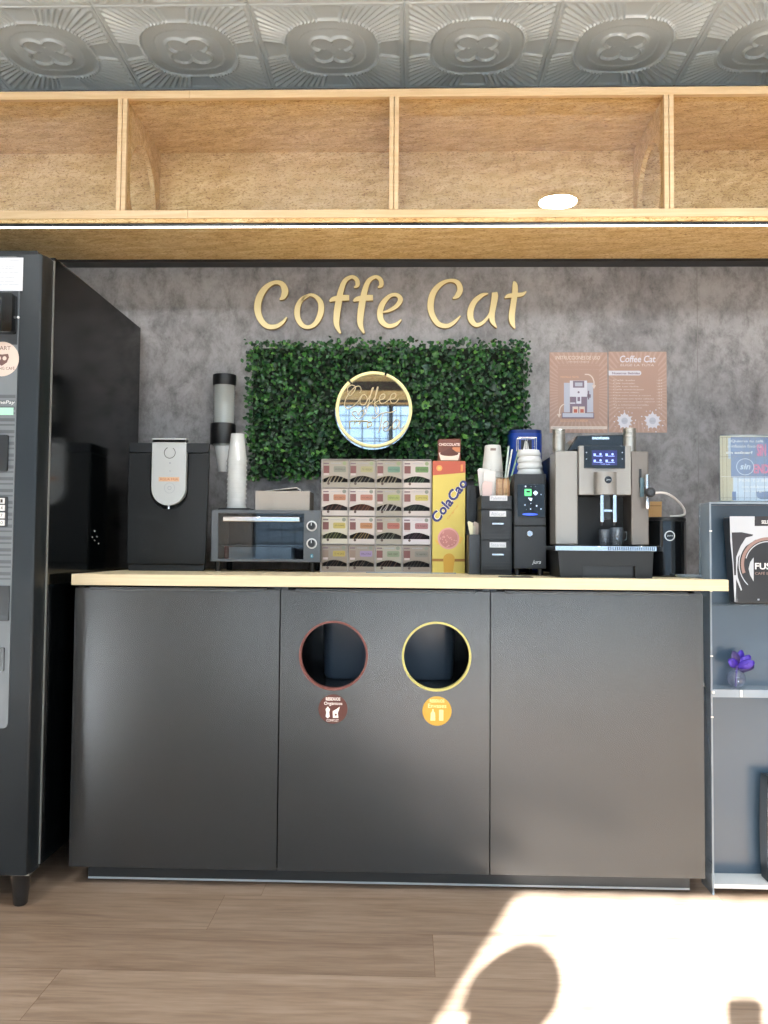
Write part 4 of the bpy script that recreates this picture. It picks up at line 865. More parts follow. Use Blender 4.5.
# ================================================================== COCOA BOX AND CHOCOLATE SACHET
def cocoa():
    y = 0.385; x0, x1 = ax(432.4, 515, y), ax(465.2, 515, y); zt = az(448, 461, y); YEL = mat('cocoa_yellow', (204, 184, 92), 0.5); RED = mat('cocoa_red', (178, 84, 62), 0.5); NB = mat('cocoa_navy', (38, 40, 104), 0.5); TW = mat('cocoa_white', (240, 236, 226), .5)
    t = thing('cocoa_box', ((x0+x1)/2, y, ZC), 'tall yellow ColaCao cocoa box with red top, right of the tea rack', 'box')
    m = M(); m.box(x0, x1, y, y+0.09, ZC, zt, YEL); m.build('carton', t, bev=0.001)
    zr = az(448, 475.5, y); m = M(); m.prism([(x0, zr), (x1, zr+0.010), (x1, zt-0.0005), (x0, zt-0.0005)], y-0.0006, y, RED); m.prism(circ(x0+0.022, zt-0.024, 0.010, 20), y-0.001, y-0.0006, mat('cocoa_orange', (236, 150, 84), .5)); m.prism(circ(x0+0.022, zt-0.024, 0.005, 20), y-0.0013, y-0.001, YEL)
    m.box(x1-0.016, x1-0.008, y-0.001, y-0.0006, zt-0.035, zt-0.012, MATS['cocoa_orange']); m.build('top_label', t, label='red band')
    m = M(); cx, cz = at(449, 500.5, y); L = math.hypot(x1-x0-0.004, az(0, 478, y)-az(0, 523, y)); an = math.atan2(az(0, 481, y)-az(0, 519, y), ax(464, 500, y)-ax(435, 500, y))
    for off, mt, bo in ((0.0006, TW, 0.06), (0.0011, NB, 0.035)): m.text('ColaCao', cx-L*0.455, cz-0.0175, cx+L*0.455, cz+0.0175, y-off+0.0005, mt, 0.0005, 0.1, an, bo)
    c2 = at(453, 512, y); m.text('Original', c2[0]-0.030, c2[1]-0.004, c2[0]+0.030, c2[1]+0.004, y, mat('cocoa_script', (206, 142, 70), .5), 0.0005, 0.3, an); m.build('lettering', t)
    m = M(); X, Z = at(448.5, 538.5, y); r = 10.8*(y-CAM.y)/FPX; m.prism(circ(X, Z, r, 36), y-0.0006, y, mat('cocoa_cup', (206, 150, 142), .5)); m.prism(circ(X, Z, r*0.84, 36), y-0.0010, y-0.0006, mat('cocoa_powder', (178, 118, 112), .6))
    rnd = random.Random(2)
    for i in range(26): a = rnd.uniform(0, 6.28); q = r*0.75*rnd.random()**.5; m.prism(circ(X+q*math.cos(a), Z+q*math.sin(a), 0.0022, 7), y-0.0013, y-0.001, MATS['cocoa_cup'])
    m.prism([(X+r*0.9, Z+0.012), (X+r*1.35, Z+0.002), (X+r*1.1, Z-0.018), (X+r*0.8, Z-0.010)], y-0.0005, y, mat('cocoa_tan', (214, 172, 80), .5))
    m.prism([(X-r*0.9, Z-0.008), (X-r*1.3, Z-0.004), (X-r*1.0, Z-0.022), (X-r*0.7, Z-0.018)], y-0.0005, y, MATS['cocoa_tan']); m.build('cup_picture', t)
    m = M(); BR = mat('cocoa_brown', (150, 104, 44), .5); OC = mat('cocoa_ochre', (196, 150, 52), .5); z = az(448, 561.5, y); m.box(x0, x1, y-0.0005, y, z, z+0.009, BR)
    X, Z = at(449, 560, y); m.prism([(X-0.017, ZC+0.001), (X+0.013, ZC+0.001), (X+0.019, Z+0.004)]+[(X+0.019*math.cos(a), Z+0.004+0.018*math.sin(a)) for a in [PI*i/8 for i in range(1, 8)]]+[(X-0.019, Z+0.004)], y-0.001, y, OC); m.build('lower_picture', t)
    # chocolate sachet pack standing on it
    ys = 0.41; a, b = ax(437.5, 450, ys), ax(461, 450, ys); zb2 = zt+0.0008; z2 = az(449, 438.5, ys); t = thing('chocolate_pack', ((a+b)/2, ys, zb2), 'small brown chocolate sachet pack standing on top of the yellow cocoa box', 'pack')
    PB = mat('choco_brown', (104, 56, 40), 0.45); m = M(); H = z2-zb2
    pts = [(a, zb2), (b, zb2), (b-0.001, zb2+H*.4), (b, z2-0.004), (b-0.004, z2), (a+0.006, z2-0.001), (a+0.0, z2-0.006), (a+0.002, zb2+H*.5)]
    m.prism(pts, ys, ys+0.025, PB); m.build('pouch', t, bev=0.003)
    m = M(); cw = mat('choco_cup', (232, 208, 196), .5); cxp = (a+b)/2
    m.prism([(cxp-0.035, zb2+H*.38), (cxp+0.036, zb2+H*.38), (cxp+0.030, zb2+0.004), (cxp-0.028, zb2+0.004)], ys-0.0006, ys, cw)
    m.prism(circ(cxp, zb2+H*.34, 0.031, 24, 0.008)[:], ys-0.001, ys-0.0006, mat('choco_dark', (88, 44, 34), .5)); m.prism([(cxp-0.028, zb2+H*.38), (cxp+0.028, zb2+H*.38), (cxp+0.004, zb2+H*.60)], ys-0.0012, ys-0.0006, MATS['choco_dark'])
    m.text('CHOCOLATE', a+0.004, zb2+H*.68, b-0.004, zb2+H*.80, ys-0.0002, cw, 0.0005, 0, 0, 0.03); m.prism([(cxp+0.004, zb2+H*.42), (b-0.003, zb2+H*.42), (b-0.004, zb2+H*.62), (cxp+0.012, zb2+H*.62)], ys-0.0006, ys, mat('choco_caramel', (190, 120, 80), .5)); m.build('cup_picture', t)
cocoa()

# ================================================================== CONDIMENT DRAWERS
def drawers():
    y = 0.225; x0, x1 = ax(481, 540, y), ax(512.2, 540, y); zt = az(497, 495, y); y1 = 0.52
    t = thing('drawer_organizer', ((x0+x1)/2, (y+y1)/2, ZC), 'black condiment organizer with two labelled drawers and an open top tray', 'organizer')
    m = M(); m.box(x0, x1, y+0.012, y1, ZC, az(497, 509, y), CHAR); zo = az(497, 509, y)
    m.box(x0, x0+0.004, y+0.012, y1, zo, zt, CHAR); m.box(x1-0.004, x1, y+0.012, y1, zo, zt, CHAR); m.box(x0+0.004, x1-0.004, y1-0.004, y1, zo, zt+0.05, CHAR); m.box(x0+0.004, x1-0.004, y+0.10, y+0.104, zo, zt, CHAR)
    m.build('housing', t, bev=0.001)
    def front(pa, pb, nm, drawer):
        za, zb = az(497, pa, y), max(az(497, pb, y), ZC+0.001)
        m = M(); n = 8; top = [(x0+0.001+(x1-x0-0.002)*i/n, za-0.0015+(0.003*math.sin(PI*i/n) if drawer else 0)) for i in range(n+1)]
        m.prism([(x0+0.001, zb+0.0015), (x1-0.001, zb+0.0015)]+top[::-1], y, y+0.0118, CHAR)
        for k in range(3): z = zb+0.006+k*0.010; m.box(x0+0.004, x1-0.004, y-0.0006, y, z, z+0.0015, BLK)
        return m.build(nm, t, bev=0.001)
    f = front(495.5, 509.5, 'tray_front', False)
    def lab(par, a, b, c, d, s_): X, Z = at(a, b, y); X2, Z2 = at(c, d, y); m = M(); m.box(X, X2, y-0.0012, y-0.0002, Z2, Z, PAPER); m.text(s_, X+0.004, Z2+0.0035, X2-0.004, Z-0.0035, y-0.0012, GREYINK, 0.0004); m.build('paper_label', par)
    lab(f, 489.8, 495.5, 507.3, 500.8, 'Paletinas')
    for (pa, pb, la, lb, hy, s_) in ((510, 540, 511, 516.7, 523.8, 'Azúcar'), (540.5, 571, 542.2, 547.6, 554.6, 'Sacarina')):
        d = front(pa, pb, 'drawer', True); lab(d, 489.6, la, 506, lb, s_)
        X, Z = at(491.8, hy-1, y); X2, Z2 = at(503.8, hy+1, y); m = M(); m.box(X, X2, y-0.008, y-0.004, Z2, Z, CHROME); m.box(X, X+0.003, y-0.004, y, Z2, Z, CHROME); m.box(X2-0.003, X2, y-0.004, y, Z2, Z, CHROME); m.build('handle', d, bev=0.001)
    # contents of the top tray
    yy = y+0.016; zf = zo+0.0004; NP = mat('napkin_white', (208, 206, 204), .8); PINKP = mat('sachet_pink', (204, 182, 178), .7)
    for i, (pa, pb, tp, lean, mt, lb) in enumerate(((477.5, 489, 468, -0.10, NP, 'white folded paper napkin leaning left out of the organizer tray'), (483, 495.5, 470, 0.05, NP, 'white folded paper napkin upright in the organizer tray'), (482, 492.5, 481, 0.0, PINKP, 'pinkish printed paper sachet at the front of the organizer tray'))):
        y_ = yy+0.030-0.012*i; X, X2 = max(ax(pa, 490, y_), x0+0.006 if i else -9), ax(pb, 490, y_); zt_ = az(490, tp, y_); xb0 = max(X, x0+0.0055)
        m = M(); m.prism([(xb0, zf), (X2-0.004, zf), (X2+0.004*0, zt_-0.004), (X+0.006, zt_), (X, zt_-0.006)], y_, y_+0.006, mt)
        if i == 2: m.text('azúcar', xb0+0.004, zf+0.02, X2-0.006, zf+0.028, y_, mat('sachet_red', (196, 120, 110), .7), 0.0004)
        tag(m.build('paper_napkin' if i < 2 else 'sugar_sachet', bev=0.001), lb, 'napkin' if i < 2 else 'sachet')
    rnd = random.Random(4); STK = mat('birch_stirrer', (196, 160, 118), .6); STK2 = mat('birch_stirrer_dark', (160, 116, 80), .6)
    for i in range(14):
        px = 497+13*(i % 7)/6.5; y_ = yy+0.004+0.022*(i//7)+0.002*(i % 2); X = ax(px, 490, y_); z2 = az(490, 479.5+rnd.uniform(-1.2, 1.5)-0.8*(i//7), y_); X = min(X, x1-0.008)
        m = M(); m.box(X-0.0021, X+0.0021, y_, y_+0.0014, zf, z2, STK if i % 3 else STK2); m.lathe(X, z2, [(0.0021, y_), (0.0021, y_+0.0014)], STK if i % 3 else STK2, 12, 'y')
        tag(m.build('stirring_stick'), 'wooden stirring stick upright in the bunch at the organizer tray', 'stirrer', 'wooden stirring sticks in the organizer')
    for (a, b, c, d, lb, cc) in ((505, 482, 508.6, 446.5, 'pale green straw standing nearly upright above the stirring sticks', (196, 212, 204)), (506.5, 482, 512.0, 449.5, 'pale straw between the other two above the stirring sticks', (214, 216, 208)), (510.0, 482, 518.6, 450.5, 'greenish straw leaning right towards the white lids', (150, 184, 152))):
        y_ = yy+0.05; X, Z = at(a, b, y_); X2, Z2 = at(c, d, y_+0.01); sl = (X2-X)/(Z2-Z); zb_ = zf+0.003
        m = M(); m.tube([(X-sl*(Z-zb_), y_, zb_), (X2, y_+0.01, Z2)], 0.0028, mat('straw_%d' % cc[0], cc, .4), 10); tag(m.build('drinking_straw'), lb, 'straw')
    # paper cups stacked upside down at the back of the unit
    yc = y+0.155; k = (yc-CAM.y)/FPX; cx = ax(492.6, 480, yc); base = zo+0.0003; top = az(493, 445.5, yc); n = 8; h = 0.092; st = (top-h-base)/(n-1)
    CP = mat('paper_cup', (206, 206, 202), .6); CB = mat('cup_print', (128, 112, 104), .6)
    for i in range(n):
        z = base+st*i; m = M(); rb, rt_ = 10.6*k, 8.0*k
        prof = [(rb, z), (rb+0.0012, z+0.003), (rb-0.0005, z+0.005), (rt_, z+h-0.002), (rt_-0.002, z+h), (rt_-0.004, z+h-0.004)]+([(0.0001, z+h-0.004)] if i == n-1 else [])
        m.shell(cx, yc, prof, CP, 28)
        if i == n-1: m.box(cx-0.010, cx+0.008, yc-rt_-0.0018, yc-rt_+0.002, z+h-0.020, z+h-0.012, CB)
        for q in range(5):
            a = -PI/2+0.45*(q-2)+0.2*(i % 2); rr_ = rb-0.0015; m.box(cx+rr_*math.cos(a)-0.002, cx+rr_*math.cos(a)+0.002, yc+rr_*math.sin(a)-0.0006, yc+rr_*math.sin(a)+0.002, z+0.007, z+0.009, CB)
        tag(m.build('paper_cup'), 'white printed paper cup turned upside down in the stack on the organizer', 'cup', 'stack of paper cups on the organizer')
    # small black holder to the left and the tall black box behind it
    yh = 0.27; a, b = ax(469, 550, yh), ax(480.6, 550, yh); z = az(475, 534.5, yh)
    m = M(); m.prism([(a, ZC), (b, ZC), (b, z), (a, z)], yh, yh+0.003, CHAR2); m.box(a, a+0.002, yh+0.003, yh+0.12, ZC, z, CHAR2); m.box(b-0.002, b, yh+0.003, yh+0.12, ZC, z, CHAR2); m.box(a+.002, b-.002, yh+0.117, yh+0.12, ZC, z, CHAR2); m.box(a+.002, b-.002, yh+.003, yh+.117, ZC, ZC+.003, CHAR2)
    tag(m.build('paper_holder', bev=0.0008), 'small open charcoal holder at the left foot of the condiment organizer', 'holder')
    for i, (p, q, tp, c) in enumerate(((467.5, 473, 521, (226, 222, 190)), (471.0, 475.5, 525, (232, 226, 214)), (473.5, 478.5, 521.5, (222, 206, 196)))):
        y_ = yh+0.02+i*0.012; X, X2 = ax(p, 530, y_), ax(q, 530, y_); zz = az(475, tp, y_); m = M(); ca, cb_ = max(X, a+0.004), min(X2, b-0.004)
        m.prism([(ca, ZC+0.0035), (cb_, ZC+0.0035), (max(cb_, ca+0.003), z), (X2, zz-0.006), (X+0.004, zz), (X, zz-0.004), (ca, z)], y_, y_+0.004, mat('sachet_%d' % c[2], c, .7)); tag(m.build('sugar_sachet'), ['yellowish-white crumpled sachet leftmost in the small charcoal holder', 'white crumpled sachet in the middle of the small charcoal holder', 'pinkish crumpled sachet rightmost in the small charcoal holder'][i], 'sachet')
    yk = 0.40; a, b = ax(466.5, 500, yk), x0-0.0015; z = az(475, 485.5, yk); m = M(); m.box(a, b, yk, yk+0.15, ZC, z, BLK); m.box(a+0.008, a+0.012, yk-0.001, yk, ZC+0.02, z-0.01, CHAR); tag(m.build('storage_box', bev=0.002), 'tall narrow black box standing behind the small charcoal holder', 'box')
drawers()

# ================================================================== PAYMENT UNIT (milk cooler / coin module) AND WHAT STANDS ON IT
def pay_unit():
    y = 0.20; y1 = 0.50; x0, x1 = ax(514.0, 540, y), ax(546.4, 540, y); zt = az(530, 473.6, y); zb = az(530, 569, y)
    t = thing('payment_unit', ((x0+x1)/2, (y+y1)/2, ZC), 'upright charcoal payment unit with small lit touchscreen and lock, left of the espresso machine', 'payment unit')
    zs = az(530, 526, y); m = M(); m.box(x0, x1, y+0.01, y1, zb, zt, CHAR); m.box(x0+0.0005, x1-0.0005, y+0.002, y+0.01, zs+0.0012, zt-0.0005, CHAR); m.build('housing', t, bev=0.002)
    m = M(); m.box(x0+0.0005, x1-0.0005, y, y+0.0095, zb+0.001, zs-0.0012, CHAR); d = m.build('service_door', t, bev=0.0015)
    X, Z = at(529.8, 533.6, y); m = M(); m.lathe(X, Z, [(0.0092, y), (0.0092, y-0.004), (0.0080, y-0.005)], CHROME, 24, 'y'); m.box(X-0.001, X+0.001, y-0.0056, y-0.005, Z-0.004, Z+0.004, INK); m.build('lock', d, label='round chrome lock')
    X, Z = at(532, 565, y); X2, Z2 = at(541, 560.2, y); m = M(); m.text('jura', X, Z, X2, Z2, y, SILV, 0.0006, 0.35, 0, 0.01); m.build('brand_lettering', d)
    f = y+0.0018; a, b, c, e = *at(517.5, 484.3, f), *at(544.4, 517, f); m = M(); m.prism(rr(a, c, e, b, 0.004), f-0.004, f, BLKG); s_ = m.build('touchscreen', t, bev=0.001)
    f -= 0.004; m = M(); X, Z = at(528, 492.8, f)
    m.prism(rr(X-0.011, X+0.011, Z-0.010, Z+0.012, 0.003), f-0.0005, f, mat('icon_green', (96, 214, 130), .5, emit=(80, 230, 130), es=0.55)); m.box(X-0.005, X+0.006, f-0.0009, f-0.0005, Z+0.001, Z+0.006, BLKG)
    iw = mat('icon_pale', (214, 226, 250), .5, emit=(210, 224, 255), es=0.5); X2, Z2 = at(535.5, 493, f); m.prism([(X2-0.008, Z2), (X2, Z2+0.008), (X2+0.008, Z2), (X2, Z2-0.008)], f-0.0005, f, iw); m.prism(circ(X2, Z2, 0.006, 16), f-0.0008, f-0.0005, iw); X3, Z3 = at(530.5, 499.3, f); m.prism([(X3-0.008, Z3+0.005), (X3+0.006, Z3+0.004), (X3+0.003, Z3-0.005), (X3-0.002, Z3-0.004)], f-0.0005, f, iw)
    for px, py, r_ in ((525.5, 486.4, .0025), (531, 486.6, .0012), (535.5, 486.4, .0012), (525, 505, .0016), (530.8, 503.5, .0014), (536.6, 505.8, .0026), (541, 494.5, .0014), (530.6, 509, .002), (541, 509, .002), (526.5, 509.5, .001)): q = at(px, py, f); m.prism(circ(q[0], q[1], r_, 10), f-0.0005, f, iw if r_ > .0013 else GREYINK)
    X, Z = at(530, 514.3, f); m.prism(circ(X, Z, 0.024, 24, 0.0036), f-0.0005, f, mat('blue_glow', (60, 90, 200), .5, emit=(50, 90, 255), es=0.8)); m.build('screen_icons', s_)
    for fx in (x0+0.014, x1-0.014):
        for fy in (y+0.03, y1-0.03): m = M(); m.lathe(fx, fy, [(0.009, ZC), (0.009, zb)], BLK, 14); m.build('foot', t)
    # stack of white lids
    yc = y+0.085; k = (yc-CAM.y)/FPX; cx = ax(530.4, 460, yc); z = zt+0.0004; ht = (az(530, 450.3, yc)-z)/4
    for i in range(4):
        r = (13.2-0.55*i)*k; m = M(); m.lathe(cx-0.0015*i, yc, [(r-0.001, z), (r, z+0.002), (r, z+ht*0.5), (r-0.003, z+ht*0.72), (r-0.004, z+ht-0.0006), (0.002, z+ht-0.0004)], CUPW, 36)
        tag(m.build('cup_cover'), 'white plastic cup lid in the short stack on the payment unit', 'lid', 'white lids on the payment unit'); z += ht
    # tall blue bottle and wire holder behind
    yb = 0.60; k = (yb-CAM.y)/FPX; cx = ax(524.5, 450, yb); r = 16.0*k; z2 = az(524, 431.5, yb); t = thing('blue_canister', (cx, yb, ZC), 'tall blue plastic canister standing behind the stack of white lids', 'canister')
    r = min(r, YW-0.003-yb-0.004+0.0) if False else r
    m = M(); m.prism(rr(cx-r, cx+r, yb-0.055, yb+0.055, 0.03, 6), ZC, z2-0.012, BLUEP, axis='z'); m.build('body', t, bev=0.003)
    m = M(); m.prism(rr(cx-r*0.98, cx+r*0.98, yb-0.053, yb+0.053, 0.03, 6), z2-0.012, z2, mat('blue_lid', (16, 40, 104), .3), axis='z'); m.build('lid', t, bev=0.003)
    f = yb-0.0555; a, b, c, e = *at(521, 440, f), *at(530, 452, f); m = M(); m.box(a, c+0.006, f-0.0012, f, e-0.01, b, BLK); X, Z = at(526, 443, f); m.prism([(X-0.012, Z-0.03), (X+0.012, Z-0.03), (X+0.005, Z+0.006), (X-0.004, Z+0.006)], f-0.0018, f-0.0012, WHITE); m.build('label', t, label='black label with white bottle print')
    yw = yc; wr = 0.0012; za = az(524, 451.2, yw)+0.0006; zb_ = az(524, 438, yw); xa, xb = ax(517.5, 445, yw), ax(535.5, 445, yw)
    m = M(); yf_, yk_ = yw-0.018, yw+0.018
    for z in (za+wr, zb_): m.tube([(xa, yf_, z), (xb, yf_, z), (xb, yk_, z), (xa, yk_, z)], wr, CHROME, 6, True)
    for x in (xa, (xa+xb)/2, xb):
        for yy in (yf_, yk_): m.tube([(x, yy, za+wr), (x, yy, zb_)], wr, CHROME, 6)
    tag(m.build('wire_holder'), 'small empty chrome wire holder resting on the stack of white lids', 'holder')
    # flat black pad on the worktop in front
    X, X2 = ax(500, 576, 0.015), ax(533, 576, 0.015); m = M(); m.prism(rr(X, X2, 0.0, 0.075, 0.006), ZC+0.0002, ZC+0.0022, BLK, axis='z'); tag(m.build('drip_mat'), 'thin black mat on the worktop before the payment unit', 'mat')
pay_unit()

# ================================================================== ESPRESSO MACHINE
def espresso():
    y = 0.12; yb = 0.49; yf = 0.035
    X = lambda px, py=500: ax(px, py, y); Z = lambda py, px=600: az(px, py, y)
    xl, xr = X(555.2), X(649); zt = Z(451); zg = Z(545.5)
    t = thing('espresso_machine', ((xl+xr)/2, (y+yb)/2, ZC), 'large grey and black automatic espresso machine with touchscreen on the right of the worktop', 'espresso machine')
    z0 = Z(545); ca, cb = X(578.4), X(630.8); zc = Z(495)
    m = M(); m.box(xl+0.004, xr-0.004, y+0.10, yb, ZC+0.01, zt-0.004, BLKM); m.box(ca-0.001, cb+0.001, y+0.012, y+0.10, zc-0.001, zt-0.004, BLKM); m.build('body', t, bev=0.003)
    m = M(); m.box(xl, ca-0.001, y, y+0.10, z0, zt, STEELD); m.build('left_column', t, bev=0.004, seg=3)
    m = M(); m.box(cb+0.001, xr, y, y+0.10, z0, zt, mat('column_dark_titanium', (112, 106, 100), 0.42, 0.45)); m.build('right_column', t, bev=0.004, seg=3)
    zp = Z(446); m = M(); m.box(ca, cb, y-0.006, y+0.012, zc, zp, STEELD); m.build('front_panel', t, bev=0.002)
    f = y-0.006; F = lambda px, py: at(px, py, f)
    a, b, c, e = *F(583.8, 445.8), *F(625, 468.6); m = M(); m.box(a, c, f-0.003, f, e, b, BLKG); d = m.build('display', t, bev=0.001)
    f2 = f-0.003; m = M(); a, b, c, e = *at(592, 450.3, f2), *at(617, 465.2, f2); m.box(a, c, f2-0.0004, f2, e, b, mat('screen_navy', (18, 22, 70), .3, emit=(30, 40, 150), es=0.30))
    ic = mat('screen_icon', (150, 170, 240), .4, emit=(150, 175, 255), es=0.7); W_, H_ = c-a, b-e
    for u, v in ((.14, .72), (.14, .30), (.62, .72), (.62, .30)):
        m.box(a+u*W_-0.006, a+u*W_+0.001, f2-0.0008, f2-0.0004, e+v*H_-0.005, e+v*H_+0.003, ic); m.prism(circ(a+(u+.20)*W_, e+(v+.02)*H_, 0.0035, 10), f2-0.0008, f2-0.0004, ic); m.box(a+(u+.02)*W_, a+(u+.28)*W_, f2-0.0008, f2-0.0004, e+(v-.13)*H_, e+(v-.09)*H_, ic)
    m.text('Café solo', a+.35*W_, e+.04*H_, a+.72*W_, e+.11*H_, f2-0.0004, ic, 0.0004)
    for px in (586.5, 622.3):
        for py in (452.5, 459): q = at(px, py, f2); m.prism(circ(q[0], q[1], 0.0018, 10), f2-0.0008, f2, GREYINK)
    m.build('screen_icons', d)
    # hopper lid and two steel towers on top
    q = [at(p, r_, y+0.05) for p, r_ in ((566, 450.8), (577, 435.5), (624.8, 434.5), (624.8, 450.8))]
    m = M(); zz = zt+0.0002; q[0] = (q[0][0], zz); q[3] = (q[3][0], zz); m.prism(q, y+0.05, y+0.30, BLKG); h = m.build('bean_hopper', t, bev=0.004)
    m = M(); a, b = at(592, 437, y+0.05), at(609, 439.5, y+0.05); m.box(a[0], b[0], y+0.048, y+0.05, b[1], a[1], CHROME); m.build('hopper_badge', h)
    for pa, pb, pt in ((553.6, 566.4, 429.5), (625.0, 637.8, 428.3)):
        yc = y+0.045; a, b = ax(pa, 440, yc-0.02), ax(pb, 440, yc-0.02); r = (b-a)/2; cx = (a+b)/2; z2 = az(595, pt, yc); m = M()
        H = z2-zt; prof = [(r*0.97, zt+0.0002)]
        for u in (.12, .62, .78, .90): prof += [(r, zt+H*(u-.02)), (r*0.93, zt+H*(u-.01)), (r*0.93, zt+H*(u+.01)), (r, zt+H*(u+.02))]
        prof += [(r, z2-0.002), (r*0.93, z2), (r*0.5, z2)]
        m.lathe(cx, yc, prof, STEEL, 32); m.build('steel_tower', t, label='ribbed brushed steel cylinder')
    # spout
    f3 = y-0.045; a, b, c, e = *at(596.8, 471.2, f3), *at(617.8, 494.5, f3); m = M(); cx = (a+c)/2; w = (c-a)/2
    m.prism([(cx-w, f-0.0005), (cx-w, f3+0.014)]+[(cx+w*math.cos(PI+PI*i/10), f3+0.014+0.014*math.sin(PI+PI*i/10)) for i in range(1, 10)]+[(cx+w, f3+0.014), (cx+w, f-0.0005)], e, b, STEELD, axis='z'); s_ = m.build('spout_housing', t, bev=0.002)
    X_, Z_ = at(608.2, 479.8, f3); m = M(); m.lathe(X_, Z_, [(0.0105, f3+0.004), (0.0105, f3-0.0008)], BLKG, 28, 'y'); m.text('jura', X_-0.006, Z_-0.003, X_+0.006, Z_+0.003, f3-0.0008, SILV, 0.0004, 0.3); m.build('badge', s_)
    for pa, pb in ((599.8, 603.2), (612.4, 616.0)):
        a = ax(pa, 505, f3+0.012); b = ax(pb, 505, f3+0.012); z1 = az(605, 522, f3); m = M(); m.box(a, b, f3+0.004, f3+0.020, z1, e-0.0005, CHROME); m.lathe((a+b)/2, f3+0.012, [(0.003, z1-0.010), (0.0045, z1)], BLK, 12); m.build('spout_pipe', t, bev=0.001)
    m = M(); a, b = ax(603.5, 510, f3+0.01), ax(612.1, 510, f3+0.01); z1 = az(605, 511.5, f3); m.box(a, b, f3+0.008, f3+0.016, z1, z1+0.006, CHROME); m.build('spout_bridge', t)
    m = M(); m.box(a+0.004, b-0.004, f3+0.018, f-0.001, z1-0.022, e-0.001, BLK); m.build('milk_pipe', t)
    # drip tray
    g0, g1 = at(555.5, 545.6, yf), at(656.6, 551.2, yf); m = M(); m.box(g0[0], g1[0], yf, y+0.10, g1[1], g0[1]-0.0006, CHROME); n = 26
    for i in range(n): xx = g0[0]+(g1[0]-g0[0])*(0.52+0.47*i/n); m.box(xx, xx+0.0022, yf-0.0008, yf, g1[1]+0.001, g0[1]-0.002, BLK)
    m.build('drip_grille', t, bev=0.0008)
    b0 = ax(558, 560, yf+0.003); b1 = ax(653.7, 560, yf+0.003); s0, s1 = ax(583, 570, yf), ax(635.5, 570, yf); zs = az(600, 566, yf); zb_ = g1[1]-0.0006
    m = M(); m.prism([(b0+0.006, ZC), (s0, ZC), (s0, zs), (s1, zs), (s1, ZC), (b1-0.004, ZC), (b1, zb_), (b0, zb_)], yf+0.003, y+0.098, BLKM); m.box(s0, s1, yf+0.018, y+0.098, ZC, zs, BLK); m.build('drip_tray', t, bev=0.001)
    # steam knob at the right
    F = lambda px, py: at(px, py, y)
    m = M(); a, b, c, e = *F(639, 469), *F(641.4, 481), ; m.box(a, c, y-0.002, y, e-0.02, b, BLK); a = F(639.4, 478); c = F(643, 497); m.box(a[0], c[0], y-0.010, y-0.002, c[1], a[1], mat('blue_grey_glass', (88, 112, 120), .15)); m.build('steam_rail', t)
    m = M(); X_ = F(645.2, 480)[0]; yk = y-0.020; m.lathe(X_, yk, [(0.0055, F(645, 509.3)[1]), (0.0072, F(645, 508)[1]), (0.0072, F(645, 500)[1]), (0.0050, F(645, 499)[1]), (0.0050, F(645, 492)[1]), (0.0072, F(645, 491)[1]), (0.0072, F(645, 475.5)[1]), (0.006, F(645, 475)[1])], CHROME, 20); m.box(X_-0.004, X_+0.004, yk, y-0.001, F(645, 487)[1], F(645, 483)[1], BLK); st = m.build('steam_wand', t)
    X_, Z_ = at(648.3, 492.8, yk); m = M(); m.lathe(X_, Z_, [(0.0125, yk-0.008), (0.0145, yk-0.010), (0.0145, yk-0.024), (0.011, yk-0.027)], BLK, 28, 'y'); m.lathe(X_, Z_, [(0.0075, yk-0.027), (0.0075, yk-0.0278)], CHAR2, 20, 'y'); m.build('steam_knob', t)
    # glass jug with cups below the spout
    gz = g0[1]; GJ = clear('cup_glass', (200, 208, 214), 0.10, (190, 200, 210), 1.5)
    for k_, (px, rr_, hh, lb) in enumerate(((604.5, 0.019, 0.050, 'small clear glass cup left under the coffee spout'), (616.5, 0.021, 0.056, 'small clear glass cup right under the coffee spout'))):
        yy = y+0.028; xx = ax(px, 535, yy); m = M(); z = gz+0.0005; m.lathe(xx, yy, [(rr_*0.75, z), (rr_*0.9, z+0.01), (rr_, z+hh), (rr_-0.0018, z+hh), (rr_*0.85, z+0.012), (rr_*0.5, z+0.006)], GJ, 24)
        m.tube([(xx+rr_*0.92, yy, z+hh*.8), (xx+rr_*1.45, yy, z+hh*.75), (xx+rr_*1.45, yy, z+hh*.35), (xx+rr_*0.9, yy, z+hh*.3)], 0.0018, GJ, 6); tag(m.build('glass_cup'), lb, 'glass', 'glasses under the coffee spout')
    # milk container and its hose
    yc = 0.24; k = (yc-CAM.y)/FPX; cx = ax(664.5, 545, yc); r = 20.6*k; z2 = az(665, 517.5, yc); t2 = thing('milk_container', (cx, yc, ZC), 'round black milk container with white hose, right of the espresso machine', 'container')
    m = M(); m.lathe(cx, yc, [(r-0.003, ZC), (r, ZC+0.003), (r, z2-0.014), (r-0.0015, z2-0.012)], BLKG, 48); m.build('body', t2)
    m = M(); m.lathe(cx, yc, [(r-0.0005, z2-0.0118), (r-0.0005, z2-0.002), (r-0.003, z2), (0.002, z2)], BLK, 48); m.build('lid', t2)
    X_, Z_ = at(669.8, 535.8, yc-r); yo = yc-math.sqrt(max(0, r*r-(X_-cx)**2)); m = M(); m.xf = None
    m.prism(circ(X_, Z_, 0.0155), yo-0.0012, yo+0.004, SILV, [circ(X_, Z_, 0.0128)]); m.lathe(X_, Z_, [(0.0123, yo+0.003), (0.0123, yo-0.0008)], BLKG, 32, 'y'); m.text('jura', X_-0.009, Z_-0.0035, X_+0.009, Z_+0.0035, yo-0.0008, SILV, 0.0006, 0.3); m.build('badge', t2)
